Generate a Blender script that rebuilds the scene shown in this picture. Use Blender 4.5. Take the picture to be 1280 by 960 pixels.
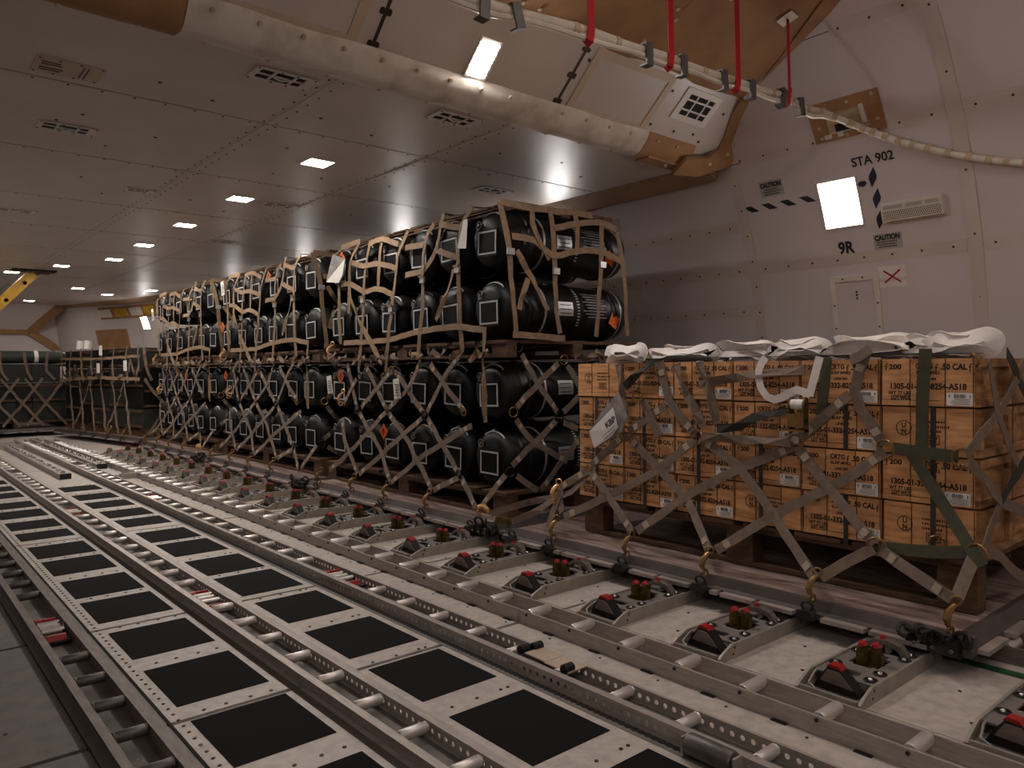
import bpy, math, random
from mathutils import Vector, Matrix
random.seed(7)
for o in list(bpy.data.objects): bpy.data.objects.remove(o, do_unlink=True)
SC = bpy.context.scene
COL = SC.collection
PI = math.pi
def R(a): return math.radians(a)

# ------------------------------------------------------------------ camera
CAM_H = 1.07
cd = bpy.data.cameras.new('camera'); cam = bpy.data.objects.new('camera', cd); COL.objects.link(cam)
cd.sensor_fit = 'HORIZONTAL'; cd.sensor_width = 36.0; cd.lens = 36.0 * 952.0 / 1280.0
cd.clip_start = 0.05; cd.clip_end = 100
cam.matrix_world = Matrix(((0.76120887, 0.01906508, -0.64822649, 0.0),
                           (-0.64845377, 0.00959488, -0.76119357, 0.0),
                           (-0.00829256, 0.9997722, 0.01966653, CAM_H),
                           (0, 0, 0, 1)))
SC.camera = cam
# ------------------------------------------------------------------ world, exposure, lamp strengths
w = bpy.data.worlds.new('world'); SC.world = w; w.use_nodes = True
w.node_tree.nodes['Background'].inputs[0].default_value = (0.05, 0.045, 0.042, 1)
w.node_tree.nodes['Background'].inputs[1].default_value = 0.3
SC.view_settings.view_transform = 'Standard'; SC.view_settings.look = 'None'
SC.view_settings.exposure = 1.75; SC.view_settings.gamma = 1.0
SC.view_settings.use_curve_mapping = False
LAMP_CEIL, LAMP_WALL, LAMP_BEVEL, AFT_FILL = 56.0, 9.0, 80.0, 17.0
SC.cycles.diffuse_bounces = 7; SC.cycles.max_bounces = 14

# ------------------------------------------------------------------ materials (procedural)
def nodes(name):
    m = bpy.data.materials.new(name); m.use_nodes = True
    nt = m.node_tree; b = nt.nodes['Principled BSDF']
    return m, nt, b
def lin(c):
    return tuple(((v/255.0)/12.92 if v/255.0 <= 0.04045 else ((v/255.0+0.055)/1.055)**2.4) for v in c) + (1.0,)
def mat(name, rgb, rough=0.6, metal=0.0, var=0.12, scale=8.0, bump=0.0, bscale=60.0, stretch=(1, 1, 1), spec=0.5, rand=0.0, detail=4.0, rgb2=None, lo=0.35, hi=0.7):
    m, nt, b = nodes(name)
    base = lin(rgb)
    dark = lin(rgb2) if rgb2 else tuple(c*(1-var*2) for c in base[:3]) + (1,)
    tc = nt.nodes.new('ShaderNodeTexCoord'); mp = nt.nodes.new('ShaderNodeMapping')
    mp.inputs['Scale'].default_value = stretch
    nt.links.new(tc.outputs['Object'], mp.inputs['Vector'])
    vec = mp.outputs['Vector']
    n = nt.nodes.new('ShaderNodeTexNoise'); n.inputs['Scale'].default_value = scale; n.inputs['Detail'].default_value = detail
    if rand > 0:
        oi = nt.nodes.new('ShaderNodeObjectInfo'); ad = nt.nodes.new('ShaderNodeVectorMath'); ad.operation = 'ADD'
        sc = nt.nodes.new('ShaderNodeVectorMath'); sc.operation = 'SCALE'; sc.inputs['Scale'].default_value = 37.0
        cb = nt.nodes.new('ShaderNodeCombineXYZ')
        for k in 'XYZ': nt.links.new(oi.outputs['Random'], cb.inputs[k])
        nt.links.new(cb.outputs[0], sc.inputs[0]); nt.links.new(sc.outputs[0], ad.inputs[1]); nt.links.new(vec, ad.inputs[0])
        vec = ad.outputs[0]
    nt.links.new(vec, n.inputs['Vector'])
    r = nt.nodes.new('ShaderNodeValToRGB'); r.color_ramp.elements[0].position = lo; r.color_ramp.elements[1].position = hi
    r.color_ramp.elements[0].color = dark; r.color_ramp.elements[1].color = base
    nt.links.new(n.outputs['Fac'], r.inputs['Fac'])
    out = r.outputs['Color']
    if rand > 0:
        hs = nt.nodes.new('ShaderNodeHueSaturation'); mr = nt.nodes.new('ShaderNodeMapRange')
        mr.inputs['To Min'].default_value = 1-rand; mr.inputs['To Max'].default_value = 1+rand
        nt.links.new(oi.outputs['Random'], mr.inputs['Value']); nt.links.new(mr.outputs[0], hs.inputs['Value'])
        nt.links.new(out, hs.inputs['Color']); out = hs.outputs['Color']
    nt.links.new(out, b.inputs['Base Color'])
    b.inputs['Roughness'].default_value = rough; b.inputs['Metallic'].default_value = metal
    b.inputs['Specular IOR Level'].default_value = spec
    if bump > 0:
        n2 = nt.nodes.new('ShaderNodeTexNoise'); n2.inputs['Scale'].default_value = bscale; n2.inputs['Detail'].default_value = 3
        nt.links.new(vec, n2.inputs['Vector'])
        bp = nt.nodes.new('ShaderNodeBump'); bp.inputs['Strength'].default_value = bump; bp.inputs['Distance'].default_value = 0.01
        nt.links.new(n2.outputs['Fac'], bp.inputs['Height']); nt.links.new(bp.outputs['Normal'], b.inputs['Normal'])
    return m
def emis(name, rgb, s):
    m, nt, b = nodes(name)
    b.inputs['Base Color'].default_value = (0.8, 0.8, 0.8, 1)
    b.inputs['Emission Color'].default_value = lin(rgb); b.inputs['Emission Strength'].default_value = s
    return m
MT = {}
def setup_mats():
    a = MT
    a['floor'] = mat('floor paint', (190, 180, 172), 0.5, 0.1, 0.13, 22, 0.06, 70, detail=10, lo=.3, hi=.6)
    a['floor_dark'] = mat('bare and shaded floor', (112, 104, 97), 0.6, 0, 0.15, 14, detail=9)
    a['grip'] = mat('anti skid', (15, 14, 15), 0.9, 0, 0.15, 40, 0.3, 300, spec=0.2)
    a['gap'] = mat('dark joint', (14, 12, 12), 0.9, 0, 0.1, 5)
    a['alu'] = mat('aluminium rail', (175, 166, 158), 0.45, 0.35, 0.12, 14, stretch=(6, 1, 6), detail=6)
    a['alu_dark'] = mat('worn rail', (128, 116, 108), 0.5, 0.3, 0.2, 12, stretch=(5, 1, 5), detail=6)
    a['roller'] = mat('steel roller', (216, 210, 206), 0.36, 0.55, 0.08, 20)
    a['roller_old'] = mat('dull roller', (110, 104, 100), 0.45, 0.5, 0.18, 20)
    a['steel'] = mat('steel', (200, 196, 192), 0.25, 0.9, 0.05, 20)
    a['black'] = mat('black metal', (24, 21, 20), 0.5, 0.2, 0.2, 20)
    a['lug'] = mat('dark lug steel', (58, 56, 56), 0.5, 0.4, 0.25, 25)
    a['plate'] = mat('module plate', (150, 143, 138), 0.4, 0.4, 0.12, 14)
    a['module'] = mat('module side', (160, 152, 142), 0.5, 0.3, 0.12, 14)
    a['brass'] = mat('olive brass', (112, 92, 46), 0.4, 0.5, 0.25, 25)
    a['gold'] = mat('plated hook', (154, 120, 74), 0.36, 0.6, 0.18, 25)
    a['gold_bright'] = mat('bright plated hook', (226, 176, 120), 0.3, 0.5, 0.1, 25)
    a['red'] = mat('red plastic', (158, 20, 22), 0.45, 0, 0.08, 20)
    a['red_strap'] = mat('red webbing', (176, 14, 30), 0.7, 0, 0.08, 60, stretch=(1, 1, 4))
    a['pallet'] = mat('pallet skin', (196, 174, 164), 0.38, 0.25, 0.2, 7, 0.08, 30, stretch=(5, .6, 1), detail=9, rgb2=(118, 98, 92))
    a['pallet_edge'] = mat('pallet rail', (92, 82, 78), 0.5, 0.3, 0.2, 9, stretch=(1, .5, 1))
    a['pallet_lip'] = mat('pallet lip', (178, 166, 158), 0.45, 0.3, 0.2, 12, stretch=(1, .6, 1))
    a['wood'] = mat('crate wood', (216, 160, 108), 0.65, 0, 0.16, 5.5, 0.06, 60, stretch=(1.5, 1.2, 9), rand=0.16, detail=6, rgb2=(172, 118, 74), lo=.3, hi=.62)
    a['wood_end'] = mat('crate end wood', (178, 132, 86), 0.7, 0, 0.16, 6, 0.06, 60, stretch=(2, 2, 6), rand=0.15, detail=6, rgb2=(122, 82, 48))
    a['lumber'] = mat('pallet lumber', (96, 66, 44), 0.8, 0, 0.25, 7, 0.1, 50, stretch=(1.5, 1.5, 6), rand=0.25, detail=6)
    a['ink'] = mat('stencil ink', (40, 26, 18), 0.8, 0, 0.2, 50)
    a['label'] = mat('paper label', (232, 228, 222), 0.6, 0, 0.04, 20)
    a['print'] = mat('label print', (60, 56, 56), 0.7, 0, 0.1, 40)
    a['drum'] = mat('black plastic', (12, 12, 13), 0.42, 0, 0.2, 9, 0.03, 40, spec=0.35)
    a['drum_cap'] = mat('black moulded end', (14, 14, 15), 0.5, 0, 0.2, 12, 0.05, 50, spec=0.3)
    a['drum_plate'] = mat('black end plate', (9, 9, 10), 0.7, 0, 0.2, 12, spec=0.15)
    a['white_line'] = mat('white line', (186, 186, 184), 0.6, 0, 0.1, 30)
    a['silver'] = mat('silver tape', (170, 168, 166), 0.35, 0.4, 0.1, 30)
    a['orange'] = mat('orange hazard sticker', (214, 92, 18), 0.6, 0, 0.08, 30)
    a['web'] = mat('tan webbing', (138, 112, 86), 0.8, 0, 0.14, 30, 0.08, 220, detail=5)
    a['web_grey'] = mat('grey brown webbing', (122, 104, 90), 0.8, 0, 0.14, 30, 0.08, 220, detail=5)
    a['web_green'] = mat('green webbing', (72, 70, 50), 0.8, 0, 0.15, 30, 0.08, 220)
    a['web_dark'] = mat('dark webbing', (48, 44, 38), 0.8, 0, 0.15, 30, 0.08, 220)
    a['web_white'] = mat('white webbing', (232, 224, 218), 0.75, 0, 0.06, 25, 0.06, 220)
    a['stitch'] = mat('stitching', (176, 160, 142), 0.8, 0, 0.15, 120)
    a['band'] = mat('steel band', (80, 76, 72), 0.45, 0.5, 0.15, 20)
    a['ceil'] = mat('ceiling panel', (190, 178, 168), 0.40, 0.0, 0.05, 2.5, 0.008, 90, detail=6, spec=0.5)
    a['wall'] = mat('wall liner', (196, 186, 184), 0.5, 0, 0.04, 1.8, 0.012, 14, detail=6)
    a['wall_strip'] = mat('wall strip', (194, 182, 174), 0.55, 0, 0.06, 3)
    a['screw'] = mat('screw', (58, 46, 38), 0.5, 0.4, 0.1, 30)
    a['canvas'] = mat('brown canvas', (158, 116, 78), 0.85, 0, 0.12, 5, 0.15, 16, detail=7)
    a['canvas_white'] = mat('white canvas', (204, 194, 182), 0.8, 0, 0.14, 6, 0.10, 12, detail=8, rgb2=(172, 158, 142), lo=.3, hi=.55)
    a['frame_white'] = mat('off white paint', (206, 198, 188), 0.5, 0, 0.05, 6)
    a['cream'] = mat('cream border', (186, 166, 146), 0.6, 0, 0.05, 6)
    a['duct'] = mat('dark duct', (16, 15, 15), 0.9, 0, 0.1, 6)
    a['hose'] = mat('white hose', (206, 196, 182), 0.6, 0, 0.08, 12)
    a['tape'] = mat('beige tape', (186, 164, 136), 0.7, 0, 0.1, 20)
    a['clip'] = mat('grey clip', (88, 84, 82), 0.5, 0.2, 0.1, 20)
    a['signink'] = mat('black lettering', (22, 22, 26), 0.6, 0, 0.05, 30)
    a['blue'] = mat('dark blue tape', (34, 40, 62), 0.5, 0, 0.1, 20)
    a['placard'] = mat('grey placard', (166, 160, 154), 0.5, 0, 0.04, 10)
    a['sign'] = mat('white sign', (214, 204, 200), 0.5, 0, 0.03, 10)
    a['yellow'] = mat('yellow paint', (196, 148, 24), 0.5, 0, 0.12, 10)
    a['green'] = mat('green strip', (20, 78, 44), 0.6, 0, 0.15, 20)
    a['olive'] = mat('olive box', (32, 34, 26), 0.6, 0, 0.2, 8, rand=0.3)
    a['olive_tube'] = mat('olive tube', (48, 56, 46), 0.5, 0, 0.15, 8, rand=0.2)
    a['tag'] = mat('clear bag', (176, 168, 164), 0.22, 0, 0.25, 14, 0.25, 25, detail=6)
    a['lamp_ceil'] = emis('ceiling lamp', (255, 246, 236), LAMP_CEIL)
    a['lamp_far'] = emis('far ceiling lamp', (255, 246, 236), LAMP_CEIL*.55)
    a['trim'] = mat('tan canvas trim', (164, 132, 102), 0.85, 0, 0.12, 5, 0.12, 16, detail=7)
    a['lamp_wall'] = emis('wall lamp', (255, 248, 244), LAMP_WALL)
    a['lamp_bevel'] = emis('sloped lamp', (255, 248, 244), LAMP_BEVEL)
    a['lamp_aft'] = emis('aft fill lamp', (255, 240, 228), AFT_FILL)
setup_mats()

# ------------------------------------------------------------------ mesh helpers
class MB:
    def __init__(s): s.v = []; s.f = []; s.m = []; s.k = 0
    def add(s, vs, fs):
        b = len(s.v); s.v += [tuple(p) for p in vs]; s.f += [tuple(b+i for i in q) for q in fs]; s.m += [s.k]*len(fs); return s
    def box(s, x0, x1, y0, y1, z0, z1):
        return s.add([(x0,y0,z0),(x1,y0,z0),(x1,y1,z0),(x0,y1,z0),(x0,y0,z1),(x1,y0,z1),(x1,y1,z1),(x0,y1,z1)],
              [(0,3,2,1),(4,5,6,7),(0,1,5,4),(1,2,6,5),(2,3,7,6),(3,0,4,7)])
    def cyl(s, p0, p1, r0, r1=None, n=12, caps=True):
        r1 = r0 if r1 is None else r1
        p0, p1 = Vector(p0), Vector(p1); d = (p1-p0).normalized()
        a = d.orthogonal().normalized(); b = d.cross(a)
        vs = [p0+(a*math.cos(t)+b*math.sin(t))*r0 for t in [2*PI*i/n for i in range(n)]] + [p1+(a*math.cos(t)+b*math.sin(t))*r1 for t in [2*PI*i/n for i in range(n)]]
        fs = [(i,(i+1)%n,n+(i+1)%n,n+i) for i in range(n)]
        if caps: fs += [tuple(range(n-1,-1,-1)), tuple(range(n,2*n))]
        return s.add(vs, fs)
    def lathe_x(s, prof, n=24, c=(0,0,0), caps=True):
        vs = []
        for (x, r) in prof:
            for i in range(n):
                t = 2*PI*i/n; vs.append((c[0]+x, c[1]+r*math.cos(t), c[2]+r*math.sin(t)))
        fs = []
        for j in range(len(prof)-1):
            for i in range(n): fs.append((j*n+i, j*n+(i+1)%n, (j+1)*n+(i+1)%n, (j+1)*n+i))
        if caps: fs += [tuple(range(n-1,-1,-1)), tuple((len(prof)-1)*n+i for i in range(n))]
        return s.add(vs, fs)
    def torus(s, c, ax, Rr, r, n=18, m=6):
        c = Vector(c); d = Vector(ax).normalized(); a = d.orthogonal().normalized(); b = d.cross(a); vs = []
        for i in range(n):
            t = 2*PI*i/n; e = a*math.cos(t)+b*math.sin(t)
            for j in range(m):
                u = 2*PI*j/m; vs.append(c+e*(Rr+r*math.cos(u))+d*(r*math.sin(u)))
        return s.add(vs, [(i*m+j, ((i+1)%n)*m+j, ((i+1)%n)*m+(j+1)%m, i*m+(j+1)%m) for i in range(n) for j in range(m)])
    def prism(s, poly, ax, a0, a1):
        # poly in the other two axes; ax 0: (y,z), 1: (x,z), 2: (x,y)
        def P(p, a): return (a,p[0],p[1]) if ax == 0 else ((p[0],a,p[1]) if ax == 1 else (p[0],p[1],a))
        n = len(poly)
        vs = [P(p,a0) for p in poly]+[P(p,a1) for p in poly]
        return s.add(vs, [tuple(range(n-1,-1,-1)), tuple(range(n,2*n))]+[(i,(i+1)%n,n+(i+1)%n,n+i) for i in range(n)])
    def ribbon(s, pts, wd, nrm, th=0.003):
        pts = [Vector(p) for p in pts]; n = len(pts); vs = []
        for i, p in enumerate(pts):
            t = (pts[min(i+1,n-1)]-pts[max(i-1,0)]).normalized()
            nv = nrm[i] if isinstance(nrm, list) else nrm
            nv = Vector(nv); nv = (nv - t*nv.dot(t))
            nv = nv.normalized() if nv.length > 1e-4 else t.orthogonal().normalized()
            sd = nv.cross(t).normalized()*(wd/2)
            vs += [p+sd+nv*th, p-sd+nv*th, p-sd, p+sd]
        fs = [(3,2,1,0), (4*(n-1),4*(n-1)+1,4*(n-1)+2,4*(n-1)+3)]
        for i in range(n-1):
            for j in range(4): fs.append((4*i+j, 4*i+(j+1)%4, 4*i+4+(j+1)%4, 4*i+4+j))
        return s.add(vs, fs)
    def tube(s, pts, r, n=8):
        pts = [Vector(p) for p in pts]; k = len(pts); vs = []; prev = None
        for i, p in enumerate(pts):
            t = (pts[min(i+1,k-1)]-pts[max(i-1,0)]).normalized()
            a = t.orthogonal().normalized() if prev is None else (prev - t*prev.dot(t)).normalized()
            prev = a; b = t.cross(a); rr = r[i] if isinstance(r, list) else r
            vs += [p+(a*math.cos(2*PI*j/n)+b*math.sin(2*PI*j/n))*rr for j in range(n)]
        fs = [tuple(range(n-1,-1,-1)), tuple((k-1)*n+j for j in range(n))]
        for i in range(k-1):
            for j in range(n): fs.append((i*n+j, i*n+(j+1)%n, (i+1)*n+(j+1)%n, (i+1)*n+j))
        return s.add(vs, fs)
    def xf(s, fn, start=0):
        for i in range(start, len(s.v)): s.v[i] = tuple(fn(Vector(s.v[i])))
        return s
    def mesh(s, name, mats, smooth=False):
        me = bpy.data.meshes.new(name); me.from_pydata(s.v, [], s.f); me.update()
        for m in (mats if isinstance(mats, (list, tuple)) else [mats]): me.materials.append(MT[m])
        if any(s.m): me.polygons.foreach_set('material_index', s.m)
        if smooth:
            me.polygons.foreach_set('use_smooth', [True]*len(me.polygons))
            try: me.set_sharp_from_angle(angle=R(40))
            except Exception: pass
        return me
def link(name, me, parent=None, loc=(0,0,0), rot=(0,0,0)):
    o = bpy.data.objects.new(name, me); COL.objects.link(o); o.location = loc; o.rotation_euler = rot
    if parent is not None: o.parent = parent
    return o
def obj(name, mb, mats, parent=None, loc=(0,0,0), rot=(0,0,0), smooth=False):
    return link(name, mb.mesh(name, mats, smooth), parent, loc, rot)
def tag(o, label=None, cat=None, group=None, kind=None):
    if label: o['label'] = label
    if cat: o['category'] = cat
    if group: o['group'] = group
    if kind: o['kind'] = kind
    return o
def thing(name, label, cat, loc=(0,0,0), rot=(0,0,0), group=None):
    o = bpy.data.objects.new(name, None); COL.objects.link(o); o.location = loc; o.rotation_euler = rot; o.empty_display_size = .05
    return tag(o, label, cat, group)
def copy_tree(o, loc, label, rot=None, group=None):
    c = o.copy(); COL.objects.link(c); c.location = loc
    if rot is not None: c.rotation_euler = rot
    c['label'] = label
    if group: c['group'] = group
    def rec(a, b):
        for ch in list(a.children):
            d = ch.copy(); COL.objects.link(d); d.parent = b; d.matrix_parent_inverse = ch.matrix_parent_inverse.copy(); rec(ch, d)
    rec(o, c)
    return c
ORD = ['first','second','third','fourth','fifth','sixth','seventh','eighth','ninth','tenth','eleventh','twelfth','thirteenth','fourteenth','fifteenth','sixteenth','seventeenth','eighteenth','nineteenth','twentieth','twenty-first','twenty-second','twenty-third']
_tc = {}
def textgeo(s, size, bold=0.0):
    key = (s, size, bold)
    if key not in _tc:
        cu = bpy.data.curves.new('t', 'FONT'); cu.body = s; cu.size = size; cu.resolution_u = 3; cu.offset = bold
        o = bpy.data.objects.new('t', cu); COL.objects.link(o)
        me = bpy.data.meshes.new_from_object(o)
        vs = [tuple(v.co[:2]) for v in me.vertices]; fs = [tuple(p.vertices) for p in me.polygons]
        bpy.data.objects.remove(o); bpy.data.meshes.remove(me); bpy.data.curves.remove(cu)
        wd = max((v[0] for v in vs), default=0)
        _tc[key] = (vs, fs, wd)
    return _tc[key]
def put_text(mb, s, size, fn, u, v, width=None, bold=0.0):
    vs, fs, wd = textgeo(s, size, bold)
    k = width/wd if width and wd else 1.0
    mb.add([fn(u+p[0]*k, v+p[1]) for p in vs], fs)
def grid_plate(mb, xs, ys, holes, z0, z1):
    for i in range(len(xs)-1):
        for j in range(len(ys)-1):
            if (i, j) not in holes: mb.box(xs[i], xs[i+1], ys[j], ys[j+1], z0, z1)
    return mb

# ================================================================== the setting
XC, ZC, RW, ZCEIL = 2.25, 0.90, 3.21, 2.57
TAPER = [(-9, 1.0), (12.6, 1.0), (14.2, .95), (15.75, .86), (17.3, .73), (18.85, .53), (20.4, .34), (23, .3)]
def taper(y):
    for (a, b), (c, d) in zip(TAPER, TAPER[1:]):
        if y <= c: return b+(d-b)*(y-a)/(c-a)
    return TAPER[-1][1]
def wallpt(y, th, off=0.0, side=1):
    return (XC+side*taper(y)*(RW-off)*math.cos(R(th)), y, ZC+(RW-off)*math.sin(R(th)))
def wallmap(y0, th0, off):
    return lambda u, v: wallpt(y0-u, th0+math.degrees(v/RW), off)
def wall_slab(mb, y0, y1, t0, t1, o0, o1, side=1, n=5, ny=1):
    vs = []; fs = []
    for k, off in enumerate((o0, o1)):
        for i in range(ny+1):
            for j in range(n+1): vs.append(wallpt(y0+(y1-y0)*i/ny, t0+(t1-t0)*j/n, off, side))
    N = (n+1)*(ny+1)
    for i in range(ny):
        for j in range(n):
            a = i*(n+1)+j; q = (a, a+1, a+n+2, a+n+1)
            fs.append(q); fs.append(tuple(N+x for x in reversed(q)))
    for i in range(ny):
        for j, fl in ((0, 0), (n, 1)):
            a = i*(n+1)+j; b = a+n+1; fs.append((a, b, N+b, N+a) if not fl else (b, a, N+a, N+b))
    for j in range(n):
        for i, fl in ((0, 0), (ny, 1)):
            a = i*(n+1)+j; b = a+1; fs.append((b, a, N+a, N+b) if not fl else (a, b, N+b, N+a))
    return mb.add(vs, fs)
# ---- floor
fl = MB().box(-1.0, 5.5, -3.2, 21.5, -0.09, -0.012)
floor = tag(obj('floor', fl, 'gap'), 'grey painted aircraft cargo floor with bolted panels', kind='structure')
YS = [-3.2, -.6, 0.36, 2.42, 3.505, 5.56, 7.6, 9.63, 11.7, 13.7, 15.8, 17.8, 21.5]
XS = [-1.0, .468, .688, 1.28, 1.88, 2.36, 2.98, 4.2, 5.5]
k = 0
for i in range(len(XS)-1):
    for j in range(len(YS)-1):
        dz = 0.0
        m = MB().box(XS[i]+.0025, XS[i+1]-.0025, YS[j]+.011, YS[j+1]-.011, -0.012, dz)
        obj('floor_panel', m, 'floor_dark' if i <= 1 else 'floor', floor)
# bare darker strips at the tracks; leftmost holds the left track's shadow as colour
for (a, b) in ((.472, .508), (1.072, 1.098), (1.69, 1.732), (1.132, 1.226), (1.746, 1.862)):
    obj('bare_shade_strip', MB().box(a, b, -3, 13.5, 0.0, 0.0012), 'floor_dark', floor)
def patch(x0, x1, y0, y1):
    obj('anti_skid_patch', MB().box(x0, x1, y0, y1, 0.0, 0.0022), 'grip', floor)
LY = [(-.06,.32),(.47,.85),(.98,1.36),(1.51,1.89),(2.04,2.40),(2.532,2.915),(3.06,3.432),(3.595,3.968),(4.06,4.44),(4.597,4.975),(5.078,5.45),(5.685,5.96),(6.10,6.44),(6.62,6.98),(7.12,7.46),(7.74,8.08),(8.22,8.56),(8.75,9.08)]
for (a, b) in LY: patch(.742, 1.045, a, b)
RY = [(.47,.85),(.98,1.37),(1.514,1.90),(2.043,2.393),(2.528,2.91),(3.059,3.43),(3.572,3.97),(4.053,4.437),(4.597,4.99),(5.08,5.45),(5.70,6.02),(6.14,6.48),(6.66,7.0),(7.16,7.5),(7.76,8.1)]
for (a, b) in RY: patch(1.352, 1.658, a, b)
# floor bolts: too many and too small to pick apart
m = MB()
def bolt(x, y, r=.006): m.cyl((x, y, 0), (x, y, .0025), r, r, 6)
y = .3
while y < 9:
    bolt(.716, y, .0055); bolt(1.29, y+.03, .004) if int(y*20) % 3 == 0 else None; y += .0508
for (a, b) in LY:
    for x in (.80, .87, .95, 1.02): bolt(x, (b+.055) if b < 9 else a, .0065)
for (a, b) in RY:
    for x in (1.40, 1.5, 1.6, 1.63): bolt(x, b+.05, .0065)
for yy in [0.2+.27*i for i in range(34)]:
    bolt(1.95, yy); bolt(2.05, yy+.1, .005); bolt(.30, yy+.05); bolt(.12, yy+.15); bolt(2.50, yy+.09, .007); bolt(2.72, yy+.2, .006)
tag(obj('floor_bolts', m, 'screw', floor), kind='stuff')
obj('green_strip', MB().box(2.985, 3.03, -1.2, 1.35, 0, .004), 'green', floor)

# ---- right wall
TH = [-18, 16.8, 31.6, 44.0, 56.0]
WY = [-3.2, -1.34, .22, 1.79, 3.35, 4.9, 6.45, 8.0, 9.55, 11.1, 12.65, 14.2, 15.75, 17.3, 18.85, 20.4]
for side, nm, lab in ((1, 'wall_right', 'curved off white cabin sidewall behind the cargo'), (-1, 'wall_left', 'curved off white cabin sidewall across the aisle')):
    mb = MB()
    wall_slab(mb, -3.2, 3.4, -18, 58, -.04, -.05, side, 14, 1); [wall_slab(mb, max(a_, 3.4), b_, -18, 34, -.06, -.07, side, 8, 3 if a_ > 12 else 1) for a_, b_ in zip(WY, WY[1:]) if b_ > 3.4]
    wl = tag(obj(nm, mb, 'gap'), lab, kind='structure')
    for i in range(len(WY)-1):
        for j in range(len(TH)-1):
            if WY[i] >= 3.3 and j >= 2: continue
            mb = MB(); g = .003
            wall_slab(mb, WY[i]+g, WY[i+1]-g, TH[j]+.06, TH[j+1]-.06, 0, -.03, side, 6, 1 if WY[i] < 12 else 3)
            obj('wall_panel', mb, 'wall', wl, smooth=True)
    if side == 1:
        wr = wl
# raised joint strips and their screws
sm = MB()
for i, yy in enumerate(WY[1:-1]):
    top = 55 if yy < 3.3 else 31.2
    mb = MB(); wall_slab(mb, yy-.075, yy+.012, -18, top, .004, 0, 1, 12, 1)
    obj('joint_strip', mb, 'wall_strip', wr, smooth=True)
    if yy < 14:
        t = 0.0
        while t < top:
            for d in (-.055,):
                p = wallpt(yy+d+.02, t, .004); q = wallpt(yy+d+.02, t, .0075); sm.cyl(p, q, .0085, .007, 7)
            t += 3.6
for th, y0, y1 in ((16.8, -3, 14), (23.0, 3.36, 13), (11.0, 3.36, 13), (31.9, -3, 3.3), (44, -3, 2.4)):
    i = 0
    while i < len(WY)-1:
        a, b = max(WY[i], y0)+.015, min(WY[i+1], y1)-.08
        if b-a > .3:
            mb = MB(); wall_slab(mb, a, b, th-.75, th+.75, .003, 0, 1, 2, 1); obj('joint_strip', mb, 'wall_strip', wr)
            q = a+.08
            while q < b:
                sm.cyl(wallpt(q, th, .003), wallpt(q, th, .0065), .008, .0065, 7); q += .19
        i += 1
tag(obj('wall_screws', sm, 'screw', wr), kind='stuff')

# ---- main ceiling
mb = MB().box(-.9, 5.2, 3.46, 20, ZCEIL+.03, ZCEIL+.05)
ceil = tag(obj('ceiling', mb, 'gap'), 'flat off white panelled ceiling over the cargo', kind='structure')
CX = [-.8, 1.90, 3.07]
CY = [3.47, 4.50, 5.93, 7.5, 9.0, 10.55, 12.1, 13.6, 15.1, 16.6, 18.1, 19.4]
sm = MB()
for j in range(len(CY)-1):
    ya, yb = CY[j]+.009, CY[j+1]-.009
    for i in range(len(CX)):
        xa0 = xa1 = CX[i]+.004
        if i < len(CX)-1: xb0 = xb1 = CX[i+1]-.004
        else: xb0 = XC+taper(ya)*2.52; xb1 = XC+taper(yb)*2.52
        lim0, lim1 = XC+taper(ya)*2.52, XC+taper(yb)*2.52
        if xa0 > min(lim0, lim1): continue
        xb0, xb1 = min(xb0, lim0), min(xb1, lim1)
        p = [(xa0, ya), (xb0, ya), (xb1, yb), (xa1, yb)]
        obj('ceiling_panel', MB().prism(p, 2, ZCEIL, ZCEIL+.03), 'ceil', ceil)
    if CY[j] < 14:
        q = .2
        while q < 4.7:
            sm.cyl((q, CY[j]+.03, ZCEIL), (q, CY[j]+.03, ZCEIL-.003), .007, .006, 6); q += .16
for x in CX[1:]:
    q = 3.62
    while q < 13:
        sm.cyl((x-.04, q, ZCEIL), (x-.04, q, ZCEIL-.003), .007, .006, 6); sm.cyl((x+.04, q, ZCEIL), (x+.04, q, ZCEIL-.003), .007, .006, 6); q += .14
for i in range(70):
    sm.cyl((random.uniform(.4, 4.5), random.uniform(3.7, 11), ZCEIL), (0, 0, 0), .01) if False else None
for (x, y) in [(1.2,4.2),(1.5,4.3),(1.0,5.0),(1.45,5.2),(2.2,4.9),(.9,5.2),(1.25,5.6),(2.4,5.6),(2.75,5.5),(2.2,6.9),(2.6,7.2),(3.4,4.1),(3.7,4.6),(3.9,4.0),(1.3,6.6),(1.55,7.1),(3.3,5.4),(3.6,6.6),(4.3,4.2),(2.1,4.2),(2.5,4.3)]:
    sm.cyl((x, y, ZCEIL), (x, y, ZCEIL-.004), .012, .010, 7)
tag(obj('ceiling_screws', sm, 'screw', ceil), kind='stuff')
# centre joint strip
for x in (1.90, 3.07):
    for j in range(len(CY)-3):
        obj('joint_strip', MB().box(x-.012, x+.012, CY[j]+.01, CY[j+1]-.01, ZCEIL-.0035, ZCEIL), 'wall_strip', ceil)
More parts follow.
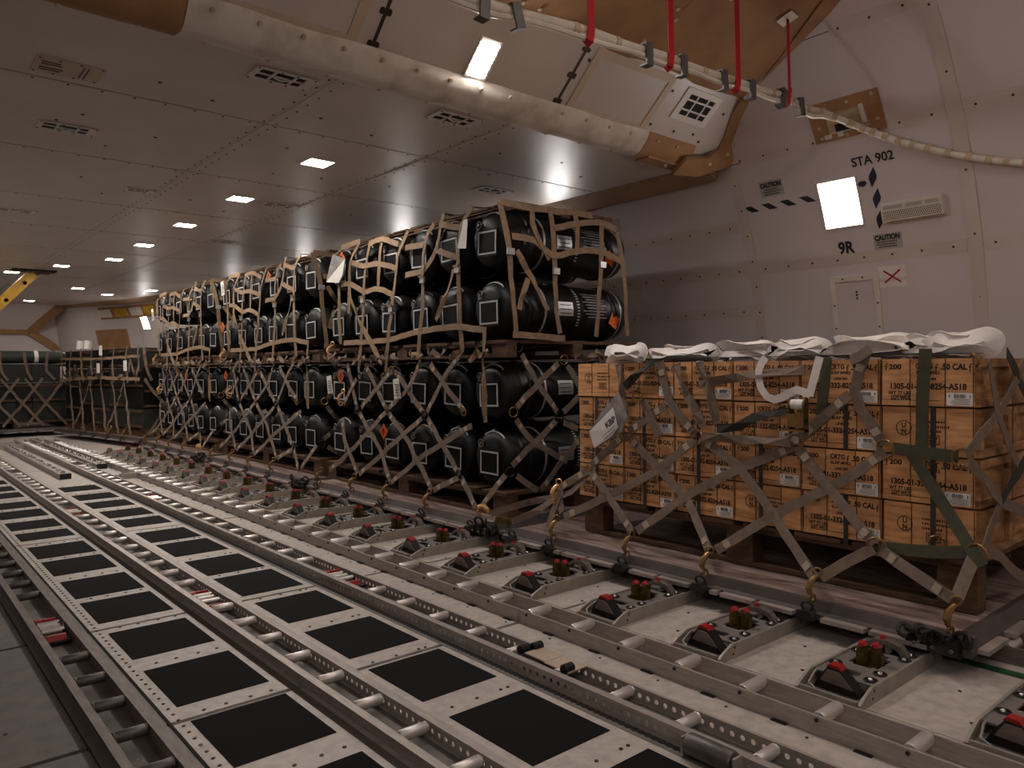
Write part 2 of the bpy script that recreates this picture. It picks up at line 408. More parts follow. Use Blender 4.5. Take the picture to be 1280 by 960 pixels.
# ceiling to wall trim of brown canvas
tr = MB(); pts = []
for i in range(34):
    y = 3.42+(19.4-3.42)*i/33; s = taper(y); pts.append((XC+s*2.62, y, ZCEIL-.012-.012*(i % 2)*.3))
tr.ribbon(pts, .27, (-.45, 0, -1), .012)
tag(obj('trim_1', tr, 'trim'), 'brown canvas strip along the ceiling and sidewall joint', kind='structure')
tr = MB()
tr.ribbon([(3.36, 19.4, 2.56), (3.1, 19.7, 2.28), (2.86, 20.0, 2.0)], .22, (-.3, -1, -.5), .02)
tr.ribbon([(2.86, 20.0, 2.0), (1.5, 20.0, 1.99), (-.4, 20, 1.99)], .13, (0, -1, 0), .02)
tr.ribbon([(2.86, 20.0, 2.0), (3.3, 20.0, 1.68), (3.5, 20, 1.4)], .16, (0, -1, 0), .02)
tag(obj('trim_2', tr, 'canvas'), 'brown canvas strips framing the far nose bulkhead', kind='structure')
nb = MB()
nb.add([(-.6, 19.4, 2.575), (3.42, 19.4, 2.575), (2.9, 20.02, 2.0), (-.6, 20.02, 2.0), (-.6, 19.5, 2.68), (3.42, 19.5, 2.68), (2.9, 20.12, 2.1), (-.6, 20.12, 2.1)],
       [(0,1,2,3),(7,6,5,4),(0,4,5,1),(1,5,6,2),(2,6,7,3),(3,7,4,0)])
nb.box(-.7, 5.2, 20.05, 20.12, -.05, 2.7)
tag(obj('wall_front', nb, 'wall'), 'far nose bulkhead wall at the end of the deck', kind='structure')
tag(obj('wall_back', MB().box(-1, 5.5, -3.25, -3.2, -.1, 3.6), 'wall'), 'rear partition wall behind the viewer', kind='structure')  # added end wall out of view; keeps world light out of the hull

# ---- sloped bulkhead above the aisle (step up to the higher aft ceiling)
def bev(x, t, off=0.0): return (x, 3.45-.736*t-.677*off, 2.57+.677*t-.736*off)
def bev_box(mb, x0, x1, t0, t1, o0, o1):
    vs = [bev(x, t, o) for o in (o0, o1) for (x, t) in ((x0,t0),(x1,t0),(x1,t1),(x0,t1))]
    return mb.add(vs, [(0,1,2,3),(7,6,5,4),(0,4,5,1),(1,5,6,2),(2,6,7,3),(3,7,4,0)])
slope = tag(obj('wall_slope', bev_box(MB(), -.8, 4.95, 0, .60, -.03, -.05), 'gap'), 'sloped white bulkhead panels stepping up to the aft ceiling', kind='structure')
BX = [-.8, .72, 1.95, 3.21, 4.90]
for a, b in zip(BX, BX[1:]): obj('slope_panel', bev_box(MB(), a+.004, b-.004, 0.0, .56, 0, -.03), 'ceil', slope)
def bev_frame(x0, x1, t0, t1, wd, name, m):
    mb = MB(); bev_box(mb, x0, x1, t0, t0+wd, .006, 0); bev_box(mb, x0, x1, t1-wd, t1, .006, 0); bev_box(mb, x0, x0+wd, t0+wd, t1-wd, .006, 0); bev_box(mb, x1-wd, x1, t0+wd, t1-wd, .006, 0)
    return obj(name, mb, m, slope)
bev_frame(3.29, 4.02, .12, .54, .05, 'access_panel_border', 'cream')
bev_frame(.85, 1.86, .12, .56, .055, 'access_panel_border', 'cream')
sm = MB()
for x in (1.95, 3.21):
    obj('joint_strip', bev_box(MB(), x-.009, x+.009, .12, .56, .003, 0), 'screw', slope)
    for t in (.16, .17, .33, .34, .5):
        for d in (-.02, .02): sm.cyl(bev(x+d, t, 0), bev(x+d, t, .005), .014, .012, 8)
for x, t in ((4.05,.2),(4.6,.18),(4.65,.42),(4.3,.2),(4.5,.22),(3.27,.45),(4.05,.45)): sm.cyl(bev(x, t, 0), bev(x, t, .006), .01, .01, 7)
tag(obj('slope_fasteners', sm, 'screw', slope), kind='stuff')
# padded canvas roll over the lower corner
def roll(x0, x1, mname, name):
    prof = [(3.575,2.569),(3.53,2.552),(3.465,2.543),(3.415,2.558),(3.375,2.598),(3.342,2.640),(3.335,2.670),(3.36,2.658),(3.45,2.572)]
    n = max(2, int((x1-x0)/.07)); vs = []; fs = []; K = len(prof)
    for i in range(n+1):
        x = x0+(x1-x0)*i/n; j = random.uniform(-.003, .003); g = random.uniform(-.004, .003)
        for q, (py, pz) in enumerate(prof):
            a = 1.0 if 1 <= q <= 5 else 0.0
            vs.append((x, py+j*a*.8+(.004*math.sin(x*9+q) if q in (0, 6) else 0), pz+g*a+.0015*math.sin(x*31+q*2)*a))
    for i in range(n):
        for q in range(K): fs.append((i*K+q, (i+1)*K+q, (i+1)*K+(q+1) % K, i*K+(q+1) % K))
    fs += [tuple(range(K-1, -1, -1)), tuple(n*K+q for q in range(K))]
    o = obj(name, MB().add(vs, fs), mname, slope, smooth=True)
    sn = MB(); x = x0+.1
    while x < x1:
        sn.cyl((x, 3.352, 2.630), (x, 3.341, 2.622), .013, .010, 8); x += .21
    x = x0+.12
    while x < x1:
        sn.cyl((x, 3.52, 2.547), (x, 3.52, 2.540), .011, .009, 8); x += .3
    tag(obj('snap_fasteners', sn, 'tape', slope), kind='stuff')
roll(-.7, 1.07, 'canvas', 'corner_pad'); roll(1.075, 4.08, 'canvas_white', 'corner_pad'); roll(4.085, 4.60, 'canvas', 'corner_pad')
cr = MB()
cr.ribbon([(4.52, 3.43, 2.545), (4.75, 3.40, 2.565), (4.92, 3.33, 2.64), (4.90, 3.22, 2.76), (4.80, 3.08, 2.89), (4.77, 3.0, 2.94)], .17, [(-.1,-.5,-1),(-.3,-.6,-1),(-.6,-.8,-.6),(-.5,-.8,-.7),(-.4,-.7,-.7),(-.3,-.5,-1)], .03)
cr.ribbon([(4.2, 3.50, 2.553), (4.6, 3.50, 2.553), (4.95, 3.45, 2.545)], .12, (0, 0, -1), .016)
obj('corner_pad', cr, 'canvas', slope, smooth=True)
sn = MB()
for p in ((4.75,3.33,2.575),(4.9,3.28,2.66),(4.93,3.24,2.72),(4.85,3.12,2.83),(4.45,3.50,2.55),(4.7,3.49,2.55),(4.88,3.38,2.6)):
    sn.cyl((p[0]-.02, p[1]-.02, p[2]-.02), (p[0]-.025, p[1]-.027, p[2]-.027), .013, .011, 8)
tag(obj('snap_fasteners', sn, 'tape', slope), kind='stuff')

# ---- brown canvas lining of the higher aft ceiling
def can(x, y, off=0.0): return (x, y-.355*off, 2.94+.38*(3.05-y)-.935*off)
cv = tag(obj('ceiling_aft', MB().box(-.9, 5.2, -3.2, 2.05, 3.37, 3.40), 'ceil'), 'higher aft ceiling above the aisle', kind='structure')
def edge_x(y):
    P = [(2.0, 4.33), (2.22, 4.44), (2.54, 4.62), (2.86, 4.78), (3.06, 4.84)]
    for (a, b), (c, d) in zip(P, P[1:]):
        if y <= c: return b+(d-b)*(y-a)/(c-a)
    return P[-1][1]
for (x0, x1) in ((-.8, 1.2), (1.204, 2.6), (2.604, 3.55), (3.554, None)):
    ny = 6; nx = 8; vs = []; fs = []
    for i in range(ny+1):
        y = 1.95+(3.06-1.95)*i/ny; e = x1 if x1 else edge_x(y)
        for j in range(nx+1):
            x = x0+(e-x0)*j/nx; vs.append(can(x, y, .004*math.sin(7*x+5*y)+random.uniform(-.003, .003)))
    N = len(vs); vs += [(p[0], p[1]+.01, p[2]+.03) for p in vs]
    for i in range(ny):
        for j in range(nx):
            a = i*(nx+1)+j; fs.append((a, a+1, a+nx+2, a+nx+1)); fs.append((N+a+nx+1, N+a+nx+2, N+a+1, N+a))
    obj('canvas_sheet', MB().add(vs, fs), 'canvas', cv, smooth=True)
sn = MB()
for x in (2.60, 3.55):
    for y in (2.2, 2.45, 2.7, 2.95):
        for d in (-.03, .03): sn.cyl(can(x+d, y+d, .004), can(x+d, y+d, .012), .014, .010, 8)
for y in (2.12, 2.26, 2.42, 2.6, 2.78, 2.94): sn.cyl(can(edge_x(y)-.07, y, .004), can(edge_x(y)-.07, y, .012), .014, .010, 8)
for x in (2.75, 3.0, 3.3, 3.7, 3.95, 4.2, 4.5, 4.7): sn.cyl(can(x, 2.98, .004), can(x, 2.98, .012), .012, .010, 8)
tag(obj('snap_fasteners', sn, 'tape', cv), kind='stuff')
mb = MB()
ybs = [1.95, 2.3, 2.6, 2.9, 3.05]
mb.ribbon([can(edge_x(y)-.045, y, .012) for y in ybs], .1, (-.2, -.35, -.93), .008); obj('canvas_border', mb, 'canvas', cv)

# ================================================================== roller tracks in the floor
def web_holes(mb, x, y0, y1, z0, z1, pitch=.034, r=.0085, th=.004):
    # upright web with a row of real round holes
    n = int((y1-y0)/pitch)
    for i in range(n):
        a = y0+i*pitch; b = a+pitch; cy, cz = (a+b)/2, (z0+z1)/2
        out = []; inn = []
        for k in range(8):
            t = PI/8+k*PI/4; inn.append((cy+r*math.cos(t), cz+r*math.sin(t)))
        out = [(b, (z0+z1)/2), (b, z1), ((a+b)/2, z1), (a, z1), (a, (z0+z1)/2), (a, z0), ((a+b)/2, z0), (b, z0)]
        vs = [(x, p[0], p[1]) for p in out]+[(x, p[0], p[1]) for p in inn]+[(x+th, p[0], p[1]) for p in out]+[(x+th, p[0], p[1]) for p in inn]
        fs = []
        for k in range(8):
            q = (k+1) % 8
            fs.append((k, q, 8+q)) ; fs.append((k, 8+q, 8+k)); fs.append((16+k, 24+q, 16+q)); fs.append((16+k, 24+k, 24+q)); fs.append((8+k, 8+q, 24+q, 24+k))
        mb.add(vs, fs)
    return mb
roller_mesh = MB(); roller_mesh.lathe_x([(-.047,.010),(-.0465,.0155),(-.043,.0175),(-.040,.0165),(-.038,.0175),(.038,.0175),(.040,.0165),(.043,.0175),(.0465,.0155),(.047,.010)], 14)
RM = {k: roller_mesh.mesh('roller', k, True) for k in ('roller', 'roller_old')}
LONG = MB().lathe_x([(-.058,.012),(-.0575,.019),(-.052,.021),(.052,.021),(.0575,.019),(.058,.012)], 14).mesh('roller', 'roller', True)
def track(label, xl, xr, ys, rails, rm, y0, y1, xroll, holes):
    t = thing('roller_track', label, 'track', ((xl+xr)/2, y0, 0)); cx = (xl+xr)/2
    for (a, b, fa, fb, hole) in rails:     # web position, thickness, flange from..to
        yh = min(y1, 8.5) if hole else y0
        mb = MB(); mb.box(fa-cx, fb-cx, 0, y1-y0, .046, .050)
        mb.box(a-cx-.006, b-cx+.006, 0, y1-y0, 0, .004)
        if hole: web_holes(mb, a-cx, 0, yh-y0, .004, .046); mb.box(a-cx, b-cx, yh-y0, y1-y0, .004, .046)
        else: mb.box(a-cx, b-cx, 0, y1-y0, .004, .046)
        obj('side_rail', mb, 'alu_dark' if holes == 'old' else 'alu', t)
    for y in ys:
        link('roller', RM[rm], t, (xroll-cx, y-y0, .034))
    return t
def ry(a, b, skip): return [a+.254*i for i in range(int((b-a)/.254)+1) if not any(s0 < a+.254*i < s1 for s0, s1 in skip)]
track('worn roller track running along the left edge of the floor', .487, .648, ry(.33, 12, [(3.2, 4.0), (4.5, 4.6), (6.9, 7.3), (9.9, 10.3)]), [(.508, .513, .487, .513, False), (.611, .615, .611, .648, False)], 'roller_old', .2, 13, .562, 'old')
track('roller track between the two rows of black floor patches', 1.098, 1.262, ry(.31, 13.2, [(3.4, 3.75), (6.25, 6.7), (9.3, 9.7)]), [(1.121, 1.125, 1.098, 1.125, False), (1.231, 1.235, 1.231, 1.262, True)], 'roller', .2, 13.6, 1.178, 'n')
track('roller track with perforated sides right of the black floor patches', 1.735, 1.875, ry(.59, 13.4, [(3.2, 3.75), (6.5, 6.9), (9.5, 9.9), (.6, .9)]), [(1.735, 1.739, 1.735, 1.762, True), (1.866, 1.870, 1.866, 1.878, True)], 'roller', .2, 13.8, 1.815, 'n')
# ladder-like open track
t = thing('roller_ladder', 'open ladder shaped roller track beside the lock modules', 'track', (2.157, .2, 0))
for k, (a, b) in enumerate(((.2, 2.415), (2.425, 4.45), (4.46, 6.5), (6.51, 8.6), (8.61, 10.7), (10.71, 13.5))):
    for x in (2.087, 2.218):
        obj('side_rail', MB().box(x-2.157, x+.010-2.157, a-.2, b-.2, 0, .056), 'alu', t)
for y in [.338+.254*i for i in range(50)]:
    link('roller', LONG, t, (2.158-2.157, y-.2, .044))
fm = MB()
for y in [.338+.254*i for i in range(50)]:
    fm.cyl((2.087-2.157, y-.2, .044), (2.083-2.157, y-.2, .044), .006, .006, 8)
    fm.box(2.072-2.157, 2.087-2.157, y+.09-.2, y+.14-.2, 0, .003)
tag(obj('axle_ends', fm, 'black', t), kind='stuff')
# scalloped tie-down tracks
def seat_track(label, x, y0, y1, holes=True):
    mb = MB(); mb.box(x-(.006 if holes else .0045), x+(.006 if holes else .0045), y0, y1, 0, .0021)
    y = y0
    while holes and y < y1: mb.cyl((x, y, 0), (x, y, .0026), .0105, .0105, 8); y += .0254
    tag(obj('tie_down_track', mb, 'gap'), label, 'track')
seat_track('scalloped dark tie down slot beside the perforated roller track', 1.716, .2, 9.5)
seat_track('scalloped dark tie down slot behind the ladder track', 2.312, .2, 9.5)
seat_track('fine dark slot line left of the black floor patches', .688, .2, 7.0, False)
# ball transfer strip further up the deck
for (lab, x, y0, n) in (('ball transfer strip beyond the right row of patches', 1.53, 8.75, 16), ('ball transfer strip near the far pallets beside ladder track', 2.0, 9.4, 18)):
    t = thing('ball_strip', lab, 'ball strip', (x, y0, 0))
    obj('base', MB().box(-.05, .05, 0, n*.25, 0, .05), 'module', t); obj('end_block', MB().box(-.05, .05, -.03, 0, 0, .055), 'black', t)
    bm_ = MB().lathe_x([(0,.022),(.012,.020),(.02,.010),(.022,.002)], 8); bm_.xf(lambda v: (v.y, v.z, v.x)); me = bm_.mesh('ball', 'steel', True)
    for i in range(n): link('ball', me, t, (0, .12+i*.25, .05))
# cross bars far up the deck
for i, (x0, x1, y) in enumerate(((1.9, 2.3, 8.3), (1.9, 2.25, 9.6), (1.25, 2.0, 12.8), (1.2, 1.7, 13.4))):
    tag(obj('deck_cross_bar', MB().box(x0, x1, y, y+.07, 0, .045).box(x0+.03, x1-.03, y+.015, y+.055, .045, .055), 'alu'), ['pale cross bar on deck nearest the perforated track', 'pale cross bar on deck just beyond the nearest one', 'pale cross bar near the far end pallets', 'pale cross bar farthest up the deck'][i], 'cross bar')

# red pallet stops inside the tracks
def pallet_stop(x, y, label, wd=.09, dull=False):
    t = thing('pallet_stop', label, 'pallet stop', (x, y, .004), group='red pallet stops in the roller tracks')
    obj('base', MB().box(-wd/2, wd/2, -.17, .17, 0, .012), 'black', t)
    r1 = MB().prism([(-.15, .012), (-.118, .012), (-.112, .028), (-.14, .032)], 0, -wd/2+.008, wd/2-.012); obj('red_paddle', r1, 'red', t)
    r2 = MB().prism([(.11, .012), (.15, .012), (.142, .030), (.118, .028)], 0, -wd/2+.008, wd/2-.035); obj('red_paddle', r2, 'red', t)
    for q in (-.055, 0, .05): obj('roller', MB().lathe_x([(-.04,.006),(-.039,.012),(.039,.012),(.04,.006)], 10).xf(lambda v: v+Vector((0, q, .026))), 'roller', t, smooth=True)
    obj('spring_arm', MB().tube([(wd/2-.01, -.08, .02), (wd/2-.006, -.02, .042), (wd/2-.01, .07, .022)], .005, 6), 'black', t)
    obj('red_tab', MB().box(-.02, .03, .06, .075, .03, .046), 'red', t)
pallet_stop(1.178, 3.56, 'red pallet stop in middle roller track beside third black patch row')
pallet_stop(1.815, 3.48, 'red pallet stop in the perforated track, nearest complete one')
pallet_stop(.562, 3.58, 'red pallet stop in the worn left edge track')
pallet_stop(1.178, 6.46, 'distant red pallet stop in the middle roller track')
pallet_stop(1.815, 6.70, 'distant red pallet stop in the perforated roller track')
pallet_stop(1.815, .74, 'red pallet stop at the bottom edge, cut off by frame')
# cardboard-like flap and loose cylinder on the near track
t = thing('folded_flap', 'tan folded flap lying across the perforated roller track', 'flap', (1.825, 1.98, .045))
obj('sheet', MB().box(-.045, .05, -.17, -.05, .002, .006), 'cream', t); obj('sheet', MB().box(-.04, .045, -.05, .06, .004, .008), 'cream', t)
for (x, y) in ((-.03, -.15), (.03, .07), (-.02, .085)): obj('black_grip', MB().lathe_x([(-.024,.012),(-.02,.017),(.02,.017),(.024,.012)], 10).xf(lambda v: v+Vector((x, y, .012))), 'black', t, smooth=True)
t = thing('side_roller', 'loose grey side roller standing beside perforated track', 'roller', (1.712, 1.20, .036))
mb = MB().lathe_x([(-.075,.012),(-.072,.028),(-.066,.031),(.066,.031),(.072,.028),(.075,.012)], 16); mb.xf(lambda v: (v.y, v.x, v.z)); obj('barrel', mb, 'roller_old', t, smooth=True)
obj('bracket', MB().box(-.02, .02, -.085, -.078, -.033, .02), 'alu', t); obj('bracket', MB().box(-.02, .02, .078, .085, -.033, .02), 'alu', t)

# lock modules along the pallets
def lock_module():
    t = thing('lock_module', '', 'lock module', (2.325, 0, 0), group='pallet lock modules along the loaded pallets')
    side = [(0, 0), (0, .018), (.03, .034), (.085, .054), (.585, .054), (.645, .050), (.645, 0)]
    for y in (0.0, .208): obj('side_plate', MB().prism(side, 1, y, y+.010), 'module', t)
    obj('base_tray', MB().box(.004, .64, .010, .208, .001, .010), 'plate', t)
    xs = [.112, .15, .19, .25, .262, .33, .365, .40, .43, .50, .585, .635]; ys = [.010, .062, .082, .145, .165, .208]
    holes = {(4,1),(4,2),(4,3),(5,1),(5,2),(6,2),(3,2),(8,2),(8,1),(9,2),(1,2),(1,3)}
    obj('deck_plate', grid_plate(MB(), xs, ys, holes, .040, .047), 'plate', t)
    nose = MB(); nose.box(.0, .010, .012, .206, .008, .026); nose.tube([(.112, .20, .046), (.09, .198, .044), (.03, .185, .03), (.008, .15, .024)], .004, 6); obj('nose_bar', nose, 'module', t)
    cup = MB().torus((0, 0, 0), (0, 0, 1), .019, .004, 14, 5); cup.cyl((0, 0, -.004), (0, 0, .0), .017, .017, 12)
    cm = cup.mesh('ball_cup', 'black', True)
    ball = MB().lathe_x([(0,.009),(.005,.0075),(.008,.003)], 8); ball.xf(lambda v: (v.y, v.z, v.x)); bm_ = ball.mesh('ball', 'steel', True)
    for (x, y) in ((.148, .036), (.222, .038), (.405, .036), (.462, .038), (.215, .186), (.38, .186)):
        c = link('ball_cup', cm, t, (x, y, .049)); link('ball', bm_, c, (0, 0, .001))
    wd = MB().prism([(.035, .012), (.035, .022), (.095, .085), (.135, .088), (.165, .05), (.185, .012)], 0, .058, .105); fw = obj('front_latch', wd, 'black', t)
    obj('red_cap', MB().prism([(.090, .084), (.100, .096), (.130, .098), (.142, .086)], 0, .060, .098), 'red', fw)
    obj('latch_face', MB().prism([(.05, .034), (.095, .080), (.135, .080), (.16, .04)], 0, .054, .058), 'alu_dark', fw)
    obj('red_label', MB().box(.016, .036, .03, .075, .010, .013), 'red', t); obj('red_label', MB().box(.016, .036, .125, .175, .010, .013), 'red', t)
    for (x, y) in ((.272, .112), (.288, .072)):
        tw = MB(); tw.box(x, x+.030, y, y+.030, .012, .100); tw.box(x-.004, x+.034, y+.004, y+.024, .06, .078); tw.cyl((x+.030, y+.015, .03), (x+.044, y+.015, .03), .014, .012, 8); tw.box(x+.005, x+.027, y-.006, y, .04, .09); tw.cyl((x+.016, y+.014, .100), (x+.016, y+.014, .108), .013, .013, 8)
        o = obj('centre_latch', tw, 'brass', t); obj('red_cap', MB().cyl((x+.016, y+.014, .108), (x+.013, y+.017, .119), .017, .012, 8), 'red', o)
    rl = MB()
    rl.prism([(.03, .046), (.06, .082), (.10, .094), (.15, .090), (.19, .066), (.205, .046), (.185, .046), (.155, .072), (.105, .076), (.07, .066), (.05, .046)], 0, .425, .458); o = obj('rear_latch', rl, 'alu_dark', t)
    rk = MB(); rk.cyl((.442, .125, .092), (.442, .125, .104), .012, .009, 8); obj('red_knob', rk, 'red', o)
    obj('latch_roller', MB().lathe_x([(-.02,.012),(.02,.012)], 10).xf(lambda v: v+Vector((.442, .10, .062))), 'steel', o, smooth=True)
    hm = MB()
    for (x, z) in ((.095, .040), (.085, .018), (.56, .042), (.57, .026)): hm.cyl((x, -.0005, z), (x, .003, z), .0055, .0055, 8)
    tag(obj('bolt_holes', hm, 'black', t), kind='stuff')
    return t
lm = lock_module()
MY = [.575+.508*i for i in range(21)]
for i, y in enumerate(MY):
    lab = '%s pallet lock module counted from the right, with red caps' % ORD[i]
    if i == 0: lm.location = (2.325, y, 0); lm['label'] = lab
    else: copy_tree(lm, (2.325, y, 0), lab)

# dark inner rail under the pallet edge, seen past the near corner
t = thing('inner_rail', 'grey inner roller rail under the pallet edge at right', 'rail', (3.10, -1.0, 0))
for x in (0, .16): obj('side_rail', MB().box(x, x+.01, 0, 12.5, 0, .062), 'alu_dark', t)
for i in range(9): link('roller', LONG, t, (.085, .15+i*.254, .045))

# ================================================================== air cargo pallets
PAL = [.95, 3.56, 6.12, 8.67]
PLEN = 2.50
def hook_geo(mb, o):
    # small plated snap hook hanging from the net ring to the pallet lug, o = lower end
    pts = [(0, 0, .0), (-.012, .004, .018), (-.016, .006, .036), (-.006, .004, .058), (.004, -.004, .074), (.016, -.01, .084)]
    mb.tube([(o[0]+p[0], o[1]+p[1], o[2]+p[2]) for p in pts], [.006, .010, .014, .014, .010, .007], 7)
    mb.torus((o[0]+.02, o[1]-.012, o[2]+.098), (1, .5, .2), .017, .0045, 12, 5)
    mb.torus((o[0], o[1], o[2]-.006), (.3, 1, .2), .016, .005, 12, 5)
    return mb
def air_pallet(label, x0, y0, rings, ln=PLEN, wd=2.2, rot=0.0):
    t = thing('air_cargo_pallet', label, 'pallet', (x0, y0, .07), (0, 0, rot))
    obj('deck', MB().box(.05, wd-.05, .05, ln-.05, 0.0, .062), 'pallet', t)
    obj('edge_rail', MB().prism([(.0, .0), (.0, .022), (.018, .030), (.034, .063), (.055, .066), (.055, 0)], 1, .0, ln), 'pallet_edge', t); obj('edge_rail', MB().prism([(wd, 0), (wd-.055, 0), (wd-.055, .066), (wd-.034, .063), (wd, .022)], 1, 0, ln), 'pallet_edge', t)
    e = MB().prism([(.0, .0), (.0, .022), (.018, .030), (.034, .063), (.055, .066), (.055, 0)], 0, .056, wd-.056); obj('edge_rail', e, 'pallet_edge', t)
    e = MB().prism([(ln, .0), (ln, .022), (ln-.018, .030), (ln-.034, .063), (ln-.055, .066), (ln-.055, 0)], 0, .056, wd-.056); obj('edge_rail', e, 'pallet_edge', t)
    rr = sorted(rings); ed = [0.03]+rr+[ln-.03]
    for a, b in zip(ed, ed[1:]):
        L = b-a-.10
        if L < .08: continue
        c = a+.05
        while c < b-.06:
            d = min(c+random.uniform(.16, .23), b-.05)
            obj('edge_lip', MB().box(-.036, .0, c, d-.018, .004, .020), 'pallet_lip', t); c = d
    for i in range(8):
        a = .06+i*.26
        obj('edge_lip', MB().box(a, a+.2, -.036, 0, .004, .020), 'pallet_lip', t)
    for r in rr:
        lg = MB(); lg.prism([(r-.038, .0), (r-.036, .016), (r-.018, .034), (r+.018, .034), (r+.036, .016), (r+.038, 0)], 0, -.034, .020)
        lo_ = obj('ring_lug', lg, 'lug', t)
        obj('tie_down_ring', MB().torus((-.008, r, .048), (.9, .25, .4), .021, .0055, 14, 6), 'lug', lo_, smooth=True)
    return t
hooks1 = [2.51, 2.047, 1.537, 1.029, 3.04]
hooks2 = [5.35, 4.826, 4.292, 3.749, 5.86]
air_pallet('near air cargo pallet under the wooden ammunition crates', 2.85, PAL[0], [h-PAL[0] for h in hooks1]+[2.4])
air_pallet('air cargo pallet under the nearest stack of black containers', 2.85, PAL[1], [h-PAL[1] for h in hooks2])
air_pallet('air cargo pallet under the middle stack of black containers', 2.85, PAL[2], [h+2.56-PAL[2] for h in hooks2])
air_pallet('air cargo pallet under the farthest tall stack of black containers', 2.85, PAL[3], [h+5.11-PAL[3] for h in hooks2])
# dark chain clusters at pallet corners
def corner_chain(y, label):
    t = thing('corner_chain', label, 'chain', (2.86, y, .10))
    k = 0
    for a in range(10):
        mb = MB(); p = Vector((random.uniform(-.055, .02), -.10+.022*a, random.uniform(-.02, .045))); mb.torus(p, (random.uniform(-1, 1), random.uniform(-1, 1), random.uniform(-.6, .6)), random.uniform(.018, .026), .0075, 12, 6); obj('chain_link', mb, 'lug' if a % 3 == 0 else 'black', t, smooth=True)
    for a, b_ in ((-.085, -.02), (-.01, .05), (.06, .10)): obj('lashing_block', MB().prism([(a, -.03), (a+.006, .004), (a+.02, .018), (b_-.014, .014), (b_, -.03)], 0, -.042, .02), 'black', t)
    for a in (-.06, 0, .06):
        obj('lug_bolt', MB().cyl((-.045, a, -.01), (-.052, a, -.01), .008, .006, 8), 'alu_dark', t)
    return t
corner_chain(1.06, 'dark chain bunch at right corner of the crate pallet')
corner_chain(3.63, 'dark chain bunch between crate pallet and nearest container pallet')
corner_chain(6.2, 'dark chain bunch between the nearest and middle container pallets')
corner_chain(8.78, 'dark chain bunch between the middle and farthest container pallets')

# ================================================================== wooden shipping pallets
def wood_pallet(label, x0, x1, y0, y1, z0, h, nb=7, ax='y', thick=.02, group=None):
    t = thing('wooden_pallet', label, 'pallet', ((x0+x1)/2, y0, z0), group=group); X = (x1-x0)/2; L = y1-y0
    n = nb; bw = L/n*.82
    bmsh = MB().box(-X, X, 0, bw, h-thick, h).mesh('deck_board', 'lumber')
    for i in range(n): link('deck_board', bmsh, t, (0, i*(L-bw)/(n-1), 0))
    for x in (-X+.01, -.045, X-.1):
        for k in range(3):
            yy = (0.0, L/2-.07, L-.14)[k]
            obj('block', MB().box(x, x+.09, yy, yy+.14, thick, h-2*thick), 'lumber', t)
        obj('stringer', MB().box(x, x+.09, 0, L, h-2*thick, h-thick), 'lumber', t)
        obj('runner', MB().box(x, x+.09, 0, L, 0, thick), 'lumber', t)
    return t
wood_pallet('wooden skid carrying the ammunition crates', 3.14, 4.96, 1.03, 3.06, .137, .20, 8)
for k, (y0, nm) in enumerate(((3.66, 'nearest'), (6.22, 'middle'), (8.77, 'farthest tall'))):
    wood_pallet('wooden skid under the %s stack of black containers' % nm, 3.06, 4.36, y0, y0+2.42, .137, .15, 8)
    wood_pallet('wooden skid between lower and upper halves of the %s container stack' % nm, 3.06, 4.36, y0, y0+2.42, 1.145, .11, 8)
    wood_pallet('wooden cap frame lying on top of the %s container stack' % nm, 3.24, 4.20, y0+.12, y0+2.36, 2.112, .055, 9, thick=.014)

